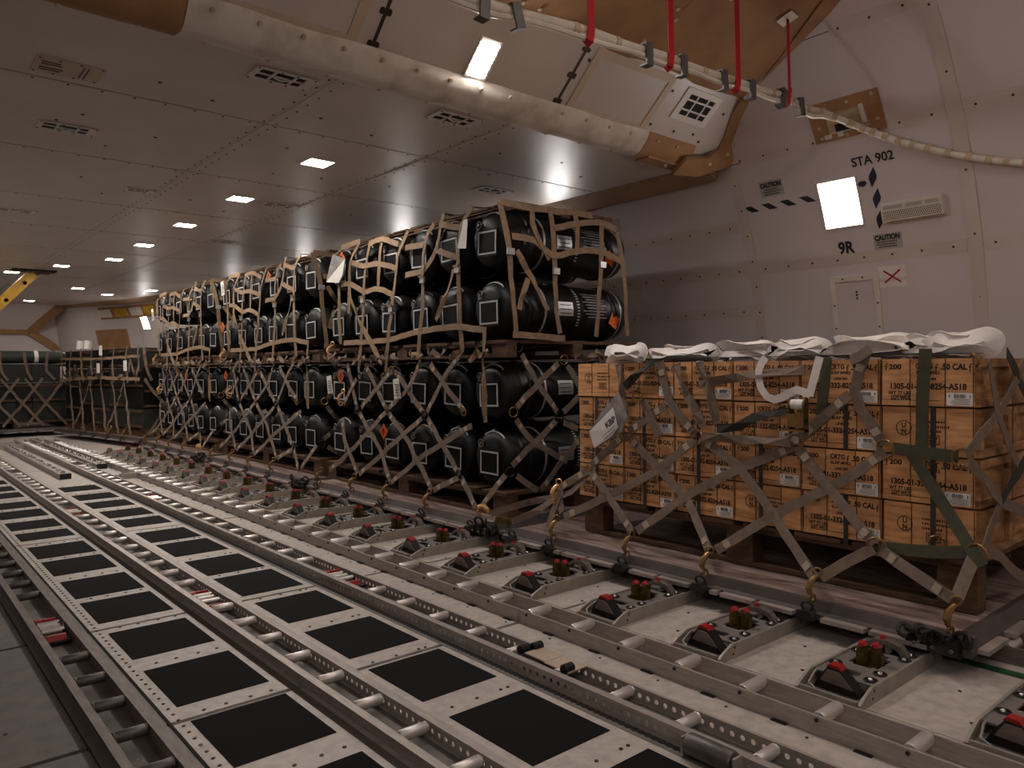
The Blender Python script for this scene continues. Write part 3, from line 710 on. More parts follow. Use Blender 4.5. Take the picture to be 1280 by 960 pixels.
# ================================================================== black cylindrical containers
def drum_proto():
    t = thing('container', '', 'container', (3.06, 0, 0), group='black cylindrical containers')
    prof = [(.10,.184),(.13,.194),(.155,.194),(.165,.189),(.20,.189),(.21,.199),(.235,.199),(.245,.189),(.62,.189),(.63,.197),(.66,.197),(.67,.189),(.98,.189),(.99,.199),(1.015,.199),(1.025,.189),(1.10,.187)]
    obj('shell', MB().lathe_x(prof, 28, caps=False), 'drum', t, smooth=True)
    cap = [(.018,.0),(.010,.06),(.012,.115),(.020,.142),(.042,.166),(.072,.179),(.10,.184)]
    e = obj('end_cap', MB().lathe_x(cap, 28, caps=False), 'drum_cap', t, smooth=True)
    mb = MB(); mb.box(.002, .014, -.118, .090, -.112, .062); obj('end_plate', mb, 'drum_plate', e)
    mb = MB()
    a, b, c, d, wd = -.108, .078, -.098, .052, .011
    for q in ((a, b, c, c+wd), (a, b, d-wd, d), (a, a+wd, c+wd, d-wd), (b-wd, b, c+wd, d-wd)): mb.box(-.0005, .0035, q[0], q[1], q[2], q[3])
    obj('square_mark', mb, 'white_line', e)
    mb = MB().torus((.006, .078, .098), (1, 0, 0), .025, .0045, 16, 5); mb.cyl((.03, .078, .098), (.002, .078, .098), .011, .011, 10); obj('valve', mb, 'alu_dark', e, smooth=True)
    mb = MB(); pts = []
    for i in range(9):
        an = R(128-9*i); pts.append((.055, .176*math.cos(an), .176*math.sin(an)))
    mb.ribbon([(.020, .105, .098)]+pts+[(.10, .045, .184)], .010, (-.6, 0, .8), .003); obj('white_stripe', mb, 'white_line', e)
    e2 = [(1.10,.187),(1.15,.175),(1.19,.13),(1.20,.05),(1.20,0)]
    obj('end_cap', MB().lathe_x(e2, 28, caps=False), 'drum_cap', t, smooth=True)
    obj('silver_band', MB().lathe_x([(.335,.188),(.335,.192),(.352,.192),(.352,.188)], 28, caps=False), 'silver', t, smooth=True)
    obj('silver_band', MB().lathe_x([(1.075,.186),(1.075,.1905),(1.088,.1905),(1.088,.186)], 28, caps=False), 'silver', t, smooth=True)
    # side facing the viewer's right (minus y): label, stencilled lines, tick marks on the rib
    def onside(r): return lambda u, v: (u, -r*math.cos(v/.189), r*math.sin(v/.189))
    def patchq(mb, u0, u1, v0, v1, r):
        f = onside(r); n = 4
        for i in range(n):
            a, b = v0+(v1-v0)*i/n, v0+(v1-v0)*(i+1)/n
            mb.add([f(u0, a), f(u1, a), f(u1, b), f(u0, b)], [(0, 1, 2, 3)])
    mb = MB(); patchq(mb, .46, .60, -.035, .06, .1905); obj('paper_label', mb, 'silver', t)
    mb = MB()
    for i in range(3): patchq(mb, .475, .58, .035-.028*i, .041-.028*i, .1915)
    obj('label_print', mb, 'print', t)
    mb = MB()
    for i in range(9): patchq(mb, .70+.02*(i % 3), .93-.03*(i % 2), .13-.021*i, .134-.021*i, .1905)
    for i in range(14): patchq(mb, .632, .656, -.10+.02*i, -.094+.02*i, .1980)
    obj('stencil_lines', mb, 'white_line', t)
    return t
dp = drum_proto()
HZ = MB(); s_ = .062
HZ.add([(0, s_, 0), (0, 0, s_), (0, -s_, 0), (0, 0, -s_), (.002, s_, 0), (.002, 0, s_), (.002, -s_, 0), (.002, 0, -s_)], [(3,2,1,0),(4,5,6,7),(0,1,5,4),(1,2,6,5),(2,3,7,6),(3,0,4,7)])
HZP = MB(); HZP.box(-.001, 0, -.035, .035, -.006, .0); HZP.box(-.001, 0, -.012, .014, .004, .024); HZP.box(-.001, 0, -.01, .01, -.028, -.014)
hzm = HZ.mesh('hazard_diamond', 'orange'); hzp = HZP.mesh('hazard_print', 'signink')
rowz = [.488, .922, 1.458, 1.908]; rown = ['bottom row', 'second row', 'third row', 'top row']
hz_at = {(0, 1, 5), (0, 0, 3), (0, 3, 5), (1, 3, 2), (1, 2, 5), (1, 1, 5), (2, 1, 2)}
first = True
for st, (yb, nm) in enumerate(((3.86, 'nearest'), (6.43, 'middle'), (8.96, 'farthest tall'))):
    for r in range(4):
        for c in range(6):
            y = yb+.402*c; zz = rowz[r]+random.uniform(0, .004)
            lab = 'black cylindrical container, %s of the %s stack, %s from its right end' % (rown[r], nm, ORD[c])
            loc = (3.07+random.uniform(-.012, .02), y, zz); ro = (random.uniform(-.05, .05), 0, random.uniform(-.002, .002))
            if first: o = dp; o.location = loc; o.rotation_euler = ro; o['label'] = lab; first = False; continue_ = True
            else: o = copy_tree(dp, loc, lab, ro)
            if (st, r, c) in hz_at: HZL = True
            o['hz'] = 1 if (st, r, c) in hz_at else 0
for o in [x for x in bpy.data.objects if x.get('hz') is not None and x.parent is None]:
    if o['hz']:
        h = link('hazard_diamond', hzm, o, (-.006, .10 if random.random() < .5 else -.05, .10)); link('hazard_print', hzp, h, (0, 0, 0))
    del o['hz']
# the nearest stack shows orange diamonds on its right flank too
for (z, x) in ((1.905, .98), (1.455, 1.0)):
    o = [q for q in bpy.data.objects if q.parent is None and 'nearest stack, first' in q.get('label', '') and abs(q.location.z-z) < .02][0]
    link('hazard_diamond', hzm, o, (x, -.196, -.055), (-.28, 0, PI/2))

# ================================================================== wooden ammunition crates
CW, CDP, CH = .340, .355, .190
def bars(mb, f, u, v, L, h=.008):
    # a row of worn, unreadable stencil strokes
    q = u
    while q < u+L:
        d = random.uniform(.003, .007); mb.add([f(q, v), f(q+d, v), f(q+d, v+h), f(q, v+h)], [(0, 1, 2, 3)]); q += d+random.uniform(.002, .004)
def crate_front(kind):
    mb = MB(); f = lambda u, v: (-.0062, CW/2-u, v)
    if kind == 0:
        put_text(mb, '200', .028, f, .030, .147, .048, .001); put_text(mb, 'CRTG', .028, f, .130, .149, .064, .001); put_text(mb, '.50 CAL', .030, f, .222, .145, .092, .0012)
        put_text(mb, '1 - SLAP M962', .017, f, .105, .127, .115, .0006); put_text(mb, 'LINK M9', .015, f, .150, .103, .056, .0006)
        put_text(mb, '1305-01-332-8254-A518', .031, f, .032, .069, .280, .0012)
        put_text(mb, 'WT 77 LBS', .019, f, .028, .047, .086, .0008); put_text(mb, 'LOT WCC', .021, f, .038, .028, .076, .001); 
        mb.add([f(.035, .024), f(.215, .024), f(.215, .0265), f(.035, .0265)], [(0, 1, 2, 3)])
        put_text(mb, 'f', .045, f, .200, .135, .014); put_text(mb, 'f', .045, f, .014, .140, .012); put_text(mb, 'f', .045, f, .318, .135, .012)
    else:
        n = 24
        for i in range(n):
            a, b = 2*PI*i/n, 2*PI*(i+1)/n; c = (.085, .105)
            mb.add([f(c[0]+.030*math.cos(a), c[1]+.030*math.sin(a)), f(c[0]+.030*math.cos(b), c[1]+.030*math.sin(b)), f(c[0]+.0265*math.cos(b), c[1]+.0265*math.sin(b)), f(c[0]+.0265*math.cos(a), c[1]+.0265*math.sin(a))], [(0, 1, 2, 3)])
        put_text(mb, 'U', .026, f, .076, .107, .018, .001); put_text(mb, 'N', .026, f, .076, .083, .018, .001)
        bars(mb, f, .150, .128, .085); bars(mb, f, .150, .110, .10); bars(mb, f, .150, .092, .07)
        q = (.165, .215, .045, .078)
        for (a, b, c, d) in ((q[0], q[1], q[2], q[2]+.003), (q[0], q[1], q[3], q[3]+.003), (q[0], q[0]+.003, q[2], q[3]), (q[1], q[1]+.003, q[2], q[3]+.003)):
            mb.add([f(a, c), f(b, c), f(b, d), f(a, d)], [(0, 1, 2, 3)])
        bars(mb, f, .172, .066, .035); bars(mb, f, .172, .054, .030)
    return mb.mesh('stencil_print', 'ink')
STC = [crate_front(0), crate_front(1)]
cb_body = MB().box(.004, CDP, -CW/2+.004, CW/2-.004, .002, CH-.003).mesh('body', 'wood_end')
cuts = [-CW/2+.002, -.068, .060, CW/2-.002]
cb_boards = [MB().box(-.005, .004, a+.0015, b-.0015, .026, CH-.004).mesh('board', 'wood') for a, b in zip(cuts, cuts[1:])]
cb_sill = MB().box(-.006, .004, -CW/2+.002, CW/2-.002, .004, .0245).mesh('sill_board', 'wood')
LBL = MB().box(-.0075, -.006, -.045, .045, .012, .060).mesh('paper_label', 'label')
lp = MB()
for i in range(18):
    u = -.020+i*.0022+random.uniform(-.0006, .0006); lp.box(-.0082, -.0075, u, u+random.choice((.0007, .0012)), .040, .055)
for i in range(4): lp.box(-.0082, -.0075, -.038+random.uniform(0, .01), .036-random.uniform(0, .02), .035-.006*i, .0365-.006*i)
lp.box(-.0082, -.0075, .034, .037, .042, .053); lp.box(-.0082, -.0075, -.037, -.034, .042, .053); LBP = lp.mesh('label_print', 'print')
cl = []
for (a, b, z0, z1) in ((.006, CDP-.004, .004, .034), (.006, CDP-.004, CH-.036, CH-.006), (.006, .042, .034, CH-.036), (CDP-.042, CDP-.006, .034, CH-.036)):
    cl.append(MB().box(a, b, -CW/2-.014, -CW/2+.004, z0, z1).mesh('end_cleat', 'wood_end'))
wire = MB()
for y in (-.068, .060, -CW/2+.006): wire.box(-.0068, -.0050, y-.0013, y+.0013, .004, CH-.004)
WIRE = wire.mesh('binding_wires', 'ink')
rowl = ['bottom row', 'second row from bottom', 'third row from bottom', 'top row']
z0c = .340
for r in range(4):
    for c in range(6):
        for d in range(5):
            if not (d == 0 or c == 0 or r == 3): continue
            y = 1.03+CW/2+.004+c*(CW+.003)+random.uniform(-.0025, .0025); x = 3.145+d*(CDP+.006)+(random.uniform(-.004, .005))-.004*r*(d == 0); z = z0c+r*CH
            if d == 0: lab = 'wooden ammunition crate in %s of front face, %s column from right corner' % (rowl[r], ORD[c])
            elif c == 0: lab = 'wooden crate on right end of crate stack, %s, %s back from front' % (rowl[r], ORD[d])
            else: lab = 'top layer wooden crate inside the stack, %s column, %s back from front' % (ORD[c], ORD[d])
            t = thing('ammunition_crate', lab, 'crate', (x, y+.006*(3-r)*.0, z), group='wooden ammunition crates')
            link('body', cb_body, t)
            if d == 0:
                for m_ in cb_boards: link('board', m_, t)
                link('sill_board', cb_sill, t); tag(link('binding_wires', WIRE, t), kind='stuff')
                kind = 1 if (r, c) in ((2, 0), (0, 0), (3, 5), (0, 2)) else 0
                tag(link('stencil_print', STC[kind], t), kind='stuff')
                if kind == 0:
                    L = link('paper_label', LBL, t, (0, -.112+random.uniform(-.008, .006), random.uniform(-.004, .004))); link('label_print', LBP, L)
            if c == 0:
                for m_ in cl: link('end_cleat', m_, t)
# thin steel strapping around each column
for c in range(6):
    y = 1.03+CW/2+.004+c*(CW+.003)+(-.025 if c < 2 else .03)
    mb = MB().ribbon([(3.30, y, z0c+4*CH+.002), (3.137, y, z0c+4*CH+.002), (3.1335, y, z0c+4*CH-.004), (3.1335, y, z0c+CH), (3.1345, y, z0c-.02)], .020, [(0,0,1),(-.3,0,1),(-1,0,.3),(-1,0,0),(-1,0,0)], .0012)
    tag(obj('strapping_band', mb, 'band'), 'dark steel strapping band down the %s crate column from right corner' % ORD[c], 'strap', 'steel bands around the crate columns')

# ================================================================== cargo nets
NET = {'DRUM':{'upper_vertical':[[[3.05,5.868,2.042],[3.05,5.792,1.7],[3.05,5.812,1.493],[3.05,5.788,1.291]],[[3.05,5.445,2.101],[3.05,5.607,1.953],[3.05,5.624,1.791],[3.05,5.645,1.537]],[[3.05,5.281,2.079],[3.05,5.36,1.906],[3.05,5.399,1.63],[3.05,5.409,1.472],[3.044,5.486,1.056]],[[3.05,5.088,2.084],[3.05,5.151,1.92],[3.05,5.168,1.718]],[[3.05,4.739,2.083],[3.05,4.879,1.925],[3.05,4.935,1.674],[3.05,4.972,1.532],[3.05,5.01,1.389],[3.044,5.065,1.055]],[[3.05,4.401,2.085],[3.05,4.533,1.974],[3.05,4.543,1.709],[3.05,4.563,1.426],[3.05,4.596,1.33],[3.046,4.625,1.141]],[[3.05,4.285,2.138],[3.05,4.343,2.071],[3.05,4.361,1.899],[3.05,4.536,1.776]],[[3.05,3.961,2.128],[3.05,4.112,2.02],[3.05,4.126,1.739],[3.05,4.104,1.401],[3.048,4.086,1.202]],[[2.992,3.62,2.098],[3.054,3.62,1.934],[3.072,3.62,1.812],[3.089,3.62,1.565],[3.119,3.62,1.307]],[[3.262,3.62,2.084],[3.281,3.62,1.918],[3.413,3.62,1.782]],[[3.416,3.62,2.104],[3.458,3.62,1.979],[3.462,3.62,1.719],[3.474,3.62,1.442],[3.502,3.62,1.301]],[[3.644,3.62,2.117],[3.681,3.62,2.036],[3.664,3.62,1.868]],[[3.909,3.62,2.09],[3.907,3.62,1.797],[3.872,3.62,1.459],[3.846,3.62,1.287]],[[4.065,3.62,2.03],[4.14,3.62,1.788],[4.17,3.62,1.3]]],'upper_horizontal':[[[3.05,5.754,2.095],[3.05,5.445,2.101]],[[3.05,5.282,2.067],[3.05,5.088,2.084],[3.05,4.872,2.007]],[[3.05,4.774,1.965],[3.05,4.533,1.963]],[[3.05,4.343,2.071],[3.05,4.103,2.019]],[[3.05,5.607,1.953],[3.05,5.386,1.896],[3.05,5.151,1.902],[3.05,4.909,1.827]],[[3.05,4.778,1.766],[3.05,4.547,1.772]],[[3.05,4.366,1.897],[3.05,4.124,1.819]],[[3.05,5.762,1.784],[3.05,5.611,1.79],[3.05,5.391,1.687],[3.05,5.156,1.705],[3.05,4.947,1.633]],[[3.05,5.733,1.296],[3.05,5.058,1.294],[3.05,4.555,1.351],[3.05,4.123,1.359],[3.05,3.831,1.319]],[[3.005,3.62,2.1],[3.262,3.62,2.094],[3.416,3.62,2.099],[3.644,3.62,2.112],[3.814,3.62,2.111]],[[3.458,3.62,1.989],[3.681,3.62,2.047],[3.909,3.62,2.085],[4.065,3.62,2.047]],[[3.093,3.62,1.898],[3.281,3.62,1.903],[3.434,3.62,1.789],[3.679,3.62,1.864],[3.908,3.62,1.886],[4.106,3.62,1.825]],[[3.093,3.62,1.286],[3.546,3.62,1.27]]],'loose':[[[3.05,5.64,1.714],[3.05,5.512,1.509],[3.045,5.114,1.117]],[[3.05,4.18,1.745],[3.05,4.247,1.599],[3.05,4.394,1.416]],[[3.05,3.847,1.31],[3.046,3.861,1.13],[3.036,3.829,0.729]],[[3.131,3.62,1.813],[3.258,3.62,1.641],[3.395,3.62,1.449]],[[3.223,3.62,1.644],[3.147,3.62,1.443]]],'lattice':[[[3.046,5.674,1.123],[3.036,5.493,0.752]],[[3.045,5.371,1.12],[3.037,5.036,0.762]],[[3.044,4.916,1.055],[3.036,4.515,0.747]],[[3.045,4.461,1.11],[3.037,4.061,0.792]],[[3.037,5.428,0.768],[3.044,4.973,1.067]],[[3.037,5.013,0.781],[3.041,4.716,0.943],[3.046,4.583,1.14]],[[3.037,4.495,0.771],[3.043,4.295,1.02],[3.047,4.121,1.16]],[[3.042,5.511,0.998],[3.037,5.722,0.791]],[[3.032,5.729,0.678],[3.013,5.697,0.534],[2.935,5.322,0.26]],[[3.036,5.466,0.728],[3.004,5.083,0.468],[2.93,4.826,0.251]],[[3.036,5.013,0.745],[3.021,4.756,0.591],[2.932,4.292,0.254]],[[3.036,4.494,0.731],[2.991,4.051,0.371]],[[2.989,4.03,0.357],[2.903,3.767,0.202]],[[2.933,5.294,0.257],[2.997,5.084,0.413],[3.036,4.555,0.728]],[[2.929,5.781,0.249],[2.996,5.547,0.408],[3.036,5.059,0.743]],[[2.928,4.812,0.247],[3.001,4.549,0.44],[3.02,4.241,0.584],[3.035,3.972,0.701]],[[2.93,4.27,0.251],[2.987,4.063,0.354]],[[2.909,3.717,0.213],[2.998,3.588,0.417]],[[3.164,3.62,1.162],[3.292,3.62,0.983],[3.468,3.62,0.785]],[[3.121,3.62,0.83],[3.271,3.62,0.952],[3.485,3.62,1.106]],[[3.526,3.62,0.782],[3.67,3.62,0.884]],[[3.566,3.62,1.09],[3.671,3.62,0.954]],[[3.077,3.62,0.466],[3.281,3.62,0.603],[3.46,3.62,0.727]],[[3.113,3.62,0.755],[3.26,3.62,0.594],[3.56,3.62,0.45]],[[3.526,3.62,0.713],[3.661,3.62,0.663]],[[3.116,3.62,0.397],[3.292,3.62,0.287]],[[3.32,3.62,0.289],[3.699,3.62,0.612]]]},'DRUM_RINGS':[[3.036,5.486,0.753],[3.037,5.036,0.762],[3.036,4.515,0.747],[3.037,4.061,0.792],[3.044,4.973,1.067],[2.991,4.051,0.371],[3.057,3.62,0.428],[3.482,3.62,0.747],[3.087,3.62,0.801],[3.53,3.62,1.127],[3.131,3.62,1.207]],'DRUM_HOOKS':[[2.935,5.322,0.26],[2.93,4.826,0.251],[2.932,4.292,0.254],[2.902,3.749,0.2]],'CRATE':{'lattice':[[[3.086,2.953,0.522],[3.117,2.715,0.718]],[[3.08,2.948,0.501],[3.027,2.74,0.367],[2.941,2.528,0.246]],[[3.079,2.96,0.499],[3.057,3.09,0.425],[3.031,3.162,0.374]],[[3.026,3.157,0.366],[2.957,3.048,0.269]],[[3.117,2.704,0.706],[3.116,2.648,0.667],[3.087,2.43,0.525],[3.055,2.259,0.417],[2.931,2.062,0.232]],[[3.117,2.698,0.727],[3.12,2.454,0.876]],[[3.125,2.492,1.102],[3.123,2.471,1.007],[3.12,2.434,0.885],[3.117,2.266,0.74]],[[3.117,2.247,0.718],[3.117,2.195,0.702],[3.114,2.029,0.616],[3.065,1.843,0.451],[2.919,1.547,0.215]],[[3.117,2.27,0.713],[3.086,2.516,0.521],[3.049,2.748,0.398],[2.943,3.02,0.248]],[[3.117,1.745,0.719],[3.116,1.873,0.659],[3.109,2.013,0.599],[3.066,2.267,0.454],[2.944,2.499,0.25]],[[3.117,1.73,0.72],[3.116,1.681,0.664],[3.09,1.553,0.536],[3.027,1.355,0.367]],[[3.117,1.355,0.728],[3.116,1.405,0.678],[3.099,1.557,0.565],[3.067,1.747,0.456],[2.935,2.026,0.238]],[[3.118,1.358,0.753],[3.119,1.407,0.828],[3.122,1.5,0.963],[3.124,1.468,1.046],[3.125,1.436,1.118]],[[3.122,1.5,0.953],[3.12,1.575,0.887],[3.118,1.719,0.756]],[[3.018,1.329,0.354],[2.99,1.242,0.316],[2.937,1.041,0.24]],[[3.015,1.353,0.351],[2.977,1.437,0.297],[2.922,1.522,0.219]],[[2.939,1.026,0.243],[3.006,1.008,0.338],[3.043,1.002,0.39]]],'green':[[[3.125,1.204,1.135],[3.123,1.212,0.999],[3.117,1.215,0.738]],[[3.117,1.324,0.743],[3.117,1.221,0.732],[3.117,1.085,0.727]],[[3.117,1.26,0.741],[3.115,1.191,0.629],[3.074,1.077,0.482],[3.018,0.971,0.354]],[[3.125,1.599,1.111],[3.123,1.608,0.995],[3.12,1.625,0.858]],[[3.023,1.338,0.361],[3.023,1.241,0.363],[3.03,1.116,0.372],[3.045,1.014,0.393]]],'loose':[[[3.117,2.228,0.731],[3.118,2.106,0.746],[3.117,1.997,0.723],[3.117,1.874,0.739],[3.117,1.756,0.739]],[[3.122,2.24,0.989],[3.123,1.958,1.036],[3.124,1.692,1.057]],[[3.125,2.241,1.099],[3.123,2.203,0.997],[3.121,2.161,0.92],[3.119,2.137,0.798]],[[3.124,2.376,1.088],[3.122,2.355,0.988],[3.12,2.258,0.863],[3.118,2.219,0.786]],[[3.124,2.764,1.092],[3.121,2.734,0.941],[3.119,2.716,0.812]],[[3.125,2.518,1.102],[3.123,2.651,1.027],[3.122,2.718,0.967]],[[3.121,2.59,0.902],[3.119,2.542,0.82],[3.117,2.483,0.719]],[[3.125,1.492,1.096],[3.125,1.449,1.105],[3.125,1.41,1.14]],[[3.118,2.137,0.775],[3.118,2.019,0.774],[3.12,1.923,0.845],[3.12,1.777,0.88]]]},'CRATE_RINGS':[[3.117,2.715,0.718],[3.117,2.256,0.729],[3.117,1.737,0.737],[3.117,1.349,0.738],[3.117,1.068,0.723],[3.022,1.341,0.361],[3.044,0.995,0.391],[3.083,2.951,0.513]],'CRATE_HOOKS':[[2.95,3.04,0.258],[2.938,2.51,0.241],[2.928,2.047,0.228],[2.912,1.537,0.205],[2.931,1.029,0.233]],'CRATE_SIDE':[[[2.903,0.985,0.761],[3.032,0.985,0.817],[3.212,0.985,0.88],[3.398,0.985,0.99],[3.531,0.985,1.083]],[[3.118,0.985,1.088],[3.177,0.985,1.0],[3.195,0.985,0.881],[3.347,0.985,0.751],[3.44,0.985,0.681]],[[2.926,0.985,0.732],[3.09,0.985,0.654],[3.242,0.985,0.554],[3.57,0.985,0.475]],[[3.242,0.985,0.548],[3.158,0.985,0.469],[3.061,0.985,0.396]],[[3.242,0.985,0.554],[3.348,0.985,0.612],[3.537,0.985,0.689]],[[3.029,0.985,0.393],[3.245,0.985,0.366],[3.353,0.985,0.28],[3.575,0.985,0.199]],[[3.306,0.985,1.119],[3.416,0.985,1.051],[3.563,0.985,0.928]]],'WHITE':[[[3.1,1.874,1.112],[3.1,1.915,1.058],[3.1,1.903,0.974],[3.1,1.871,0.928],[3.1,1.831,0.915],[3.1,1.765,0.945],[3.1,1.72,0.98],[3.1,1.687,0.967],[3.1,1.665,0.936]],[[3.1,1.618,1.111],[3.1,1.636,1.046],[3.1,1.665,0.943]]],'RATCHET':[3.1,1.705,0.855],'TAG':[[3.07,2.729,0.943],[3.07,2.668,0.817],[3.07,2.708,0.73],[3.07,2.907,0.625],[3.07,2.936,0.73],[3.07,2.851,0.831]],'TAGP':[[3.065,2.759,0.86],[3.065,2.72,0.755],[3.065,2.772,0.7],[3.065,2.902,0.63],[3.065,2.932,0.721]],'TAG2':[[3.05,5.853,2.047],[3.05,5.633,1.982],[3.05,5.677,1.849],[3.05,5.748,1.796],[3.05,5.975,1.823],[3.05,5.914,1.939]],'TAG3':[[3.05,4.032,2.051],[3.05,3.98,2.053],[3.05,4.009,1.863],[3.05,4.106,1.876]]}
def densify(pts, step=.07, wob=.004):
    out = []
    for a, b in zip(pts, pts[1:]):
        a, b = Vector(a), Vector(b); n = max(1, int((b-a).length/step))
        for i in range(n): out.append(a+(b-a)*i/n)
    out.append(Vector(pts[-1]))
    for i in range(1, len(out)-1): out[i] = out[i]*.5+(out[i-1]+out[i+1])*.25
    for i in range(1, len(out)-1): out[i] = out[i]+Vector((random.uniform(-wob, wob*.3), random.uniform(-wob, wob), random.uniform(-wob, wob)*.6))
    return out
def strap(parent, base, pts, wd, mname, side, name='strap', wob=.003, stitch=False, twist=0.0, th=.003):
    P = [q-Vector(base) for q in densify(pts, .07, wob)]
    if not side: P = [Vector((min(q.x, 0.0) if False else q.x, q.y, q.z)) for q in P]
    n0 = Vector((0, -1, .05)) if side else Vector((-1, 0, .15))
    nr = []
    for i in range(len(P)):
        t = (P[min(i+1, len(P)-1)]-P[max(i-1, 0)]).normalized()
        a = twist*math.sin(PI*i/max(1, len(P)-1)*2.0)+random.uniform(-.1, .1)
        nr.append(Matrix.Rotation(a, 3, t) @ n0)
    o = obj(name, MB().ribbon(P, wd, nr, th), mname, parent)
    if stitch and len(P) > 3:
        for e in (0, -1):
            sm = MB(); a = P[0] if e == 0 else P[-1]; b = P[1] if e == 0 else P[-2]; d = (b-a).normalized()
            sm.ribbon([a+d*.045+n0*(th+.0015), a+d*.075+n0*(th+.0015)], wd*.78, n0, .002)
            obj('stitching', sm, 'stitch', o)
    return o
def net_ring(parent, base, p, Rr, side, mname='gold'):
    q = Vector(p)-Vector(base)
    q += Vector((0, -.008, 0)) if side else Vector((-.008, 0, 0))
    ax = (.15, 1, .1) if side else (1, random.uniform(-.25, .25), random.uniform(-.1, .25))
    return obj('ring', MB().torus(q, ax, Rr, .0045, 20, 6), mname, parent, smooth=True)
def drum_net():
    base = (2.9, 3.56, .16)
    t = thing('cargo_net', 'tan webbing cargo net over the nearest stack of black containers', 'net', base)
    N = NET['DRUM']
    for key, wd, mn in (('upper_vertical', .040, 'web'), ('upper_horizontal', .042, 'web'), ('lattice', .040, 'web_grey'), ('loose', .040, 'web')):
        for l in N[key]:
            side = all(abs(p[1]-3.62) < .01 for p in l)
            strap(t, base, l, wd, mn, side, stitch=(key == 'lattice'), twist=.35 if key == 'loose' else (.12 if key == 'upper_vertical' else 0), wob=.006)
    for p in NET['DRUM_RINGS']: net_ring(t, base, p, .031, abs(p[1]-3.62) < .01, 'black' if random.random() < .5 else 'gold')
    for p in NET['DRUM_HOOKS'][:3]: obj('hook', hook_geo(MB(), Vector((2.87, p[1]-.02, .152))-Vector(base)), 'gold', t, smooth=True)
    obj('hook', hook_geo(MB(), Vector((2.87, 5.86, .152))-Vector(base)), 'gold', t, smooth=True)
    # straps running over the top edge towards the back
    tops = [l[0] for l in N['upper_vertical'] if l[0][2] > 1.9]
    for p in tops:
        side = abs(p[1]-3.62) < .01
        if side and p[0] < 3.3: continue
        if side: pts = [p, (p[0], 3.70, 2.130), (p[0]+.02, 3.82, 2.170), (p[0]+.03, 4.4, 2.172)]
        else: pts = [p, (3.12, p[1]+.01, 2.115), (3.25, p[1]+.02, 2.170), (3.9, p[1]+.04, 2.172)]
        o = obj('strap', MB().ribbon([Vector(q)-Vector(base) for q in densify(pts, .1, .002)], .040, (0, -.2, 1) if side else (-.2, 0, 1), .003), 'web', t)
    # strap adjusters
    for (x, y, z) in [N['upper_vertical'][a][b_] for a, b_ in ((7, 2), (5, 2), (4, 3), (2, 2))]:
        b = obj('buckle', MB().box(-.012, .004, -.027, .027, -.022, .022), 'silver', t, loc=Vector((x-.006, y, z))-Vector(base)); obj('buckle_bar', MB().box(-.02, -.012, -.03, .03, .016, .030), 'gold', b)
    for l in (N['upper_vertical'][8], N['upper_vertical'][10], N['upper_vertical'][12]):
        obj('buckle', MB().box(-.028, .028, -.014, 0, -.022, .018), 'silver', t, loc=Vector(l[2] if len(l) > 4 else l[1])+Vector((0, -.004, -.01))-Vector(base))
    # slack webbing bunched on the ledge between the halves
    for i in range(9):
        y = 3.75+i*.27+random.uniform(-.05, .05); pts = []
        for k in range(7): pts.append((3.03+random.uniform(-.03, .02), y+.028*k, 1.17+.045*math.sin(k*1.9+i)+random.uniform(-.015, .015)))
        strap(t, base, pts, .042, random.choice(('web', 'web_grey', 'web_grey')), False, 'slack_strap', .008, twist=1.0)
    for i in range(4):
        pts = [(3.62+.2*i+.05*k, 3.60+random.uniform(-.02, .01), 1.15+.05*math.sin(k*2.1+i)) for k in range(6)]
        strap(t, base, pts, .042, random.choice(('web', 'web_grey')), True, 'slack_strap', .008, twist=1.0)
    # bright hooks on the ledge
    for p in ((3.02, 5.93, 1.20), (3.02, 5.75, .80)):
        obj('hook', hook_geo(MB(), Vector(p)-Vector(base)), 'gold_bright', t, smooth=True)
    return t
dn = drum_net()
copy_tree(dn, (2.9, 3.56+2.56, .16), 'tan webbing cargo net over the middle stack of black containers')
copy_tree(dn, (2.9, 3.56+5.11, .16), 'tan webbing cargo net over the farthest tall stack of black containers')

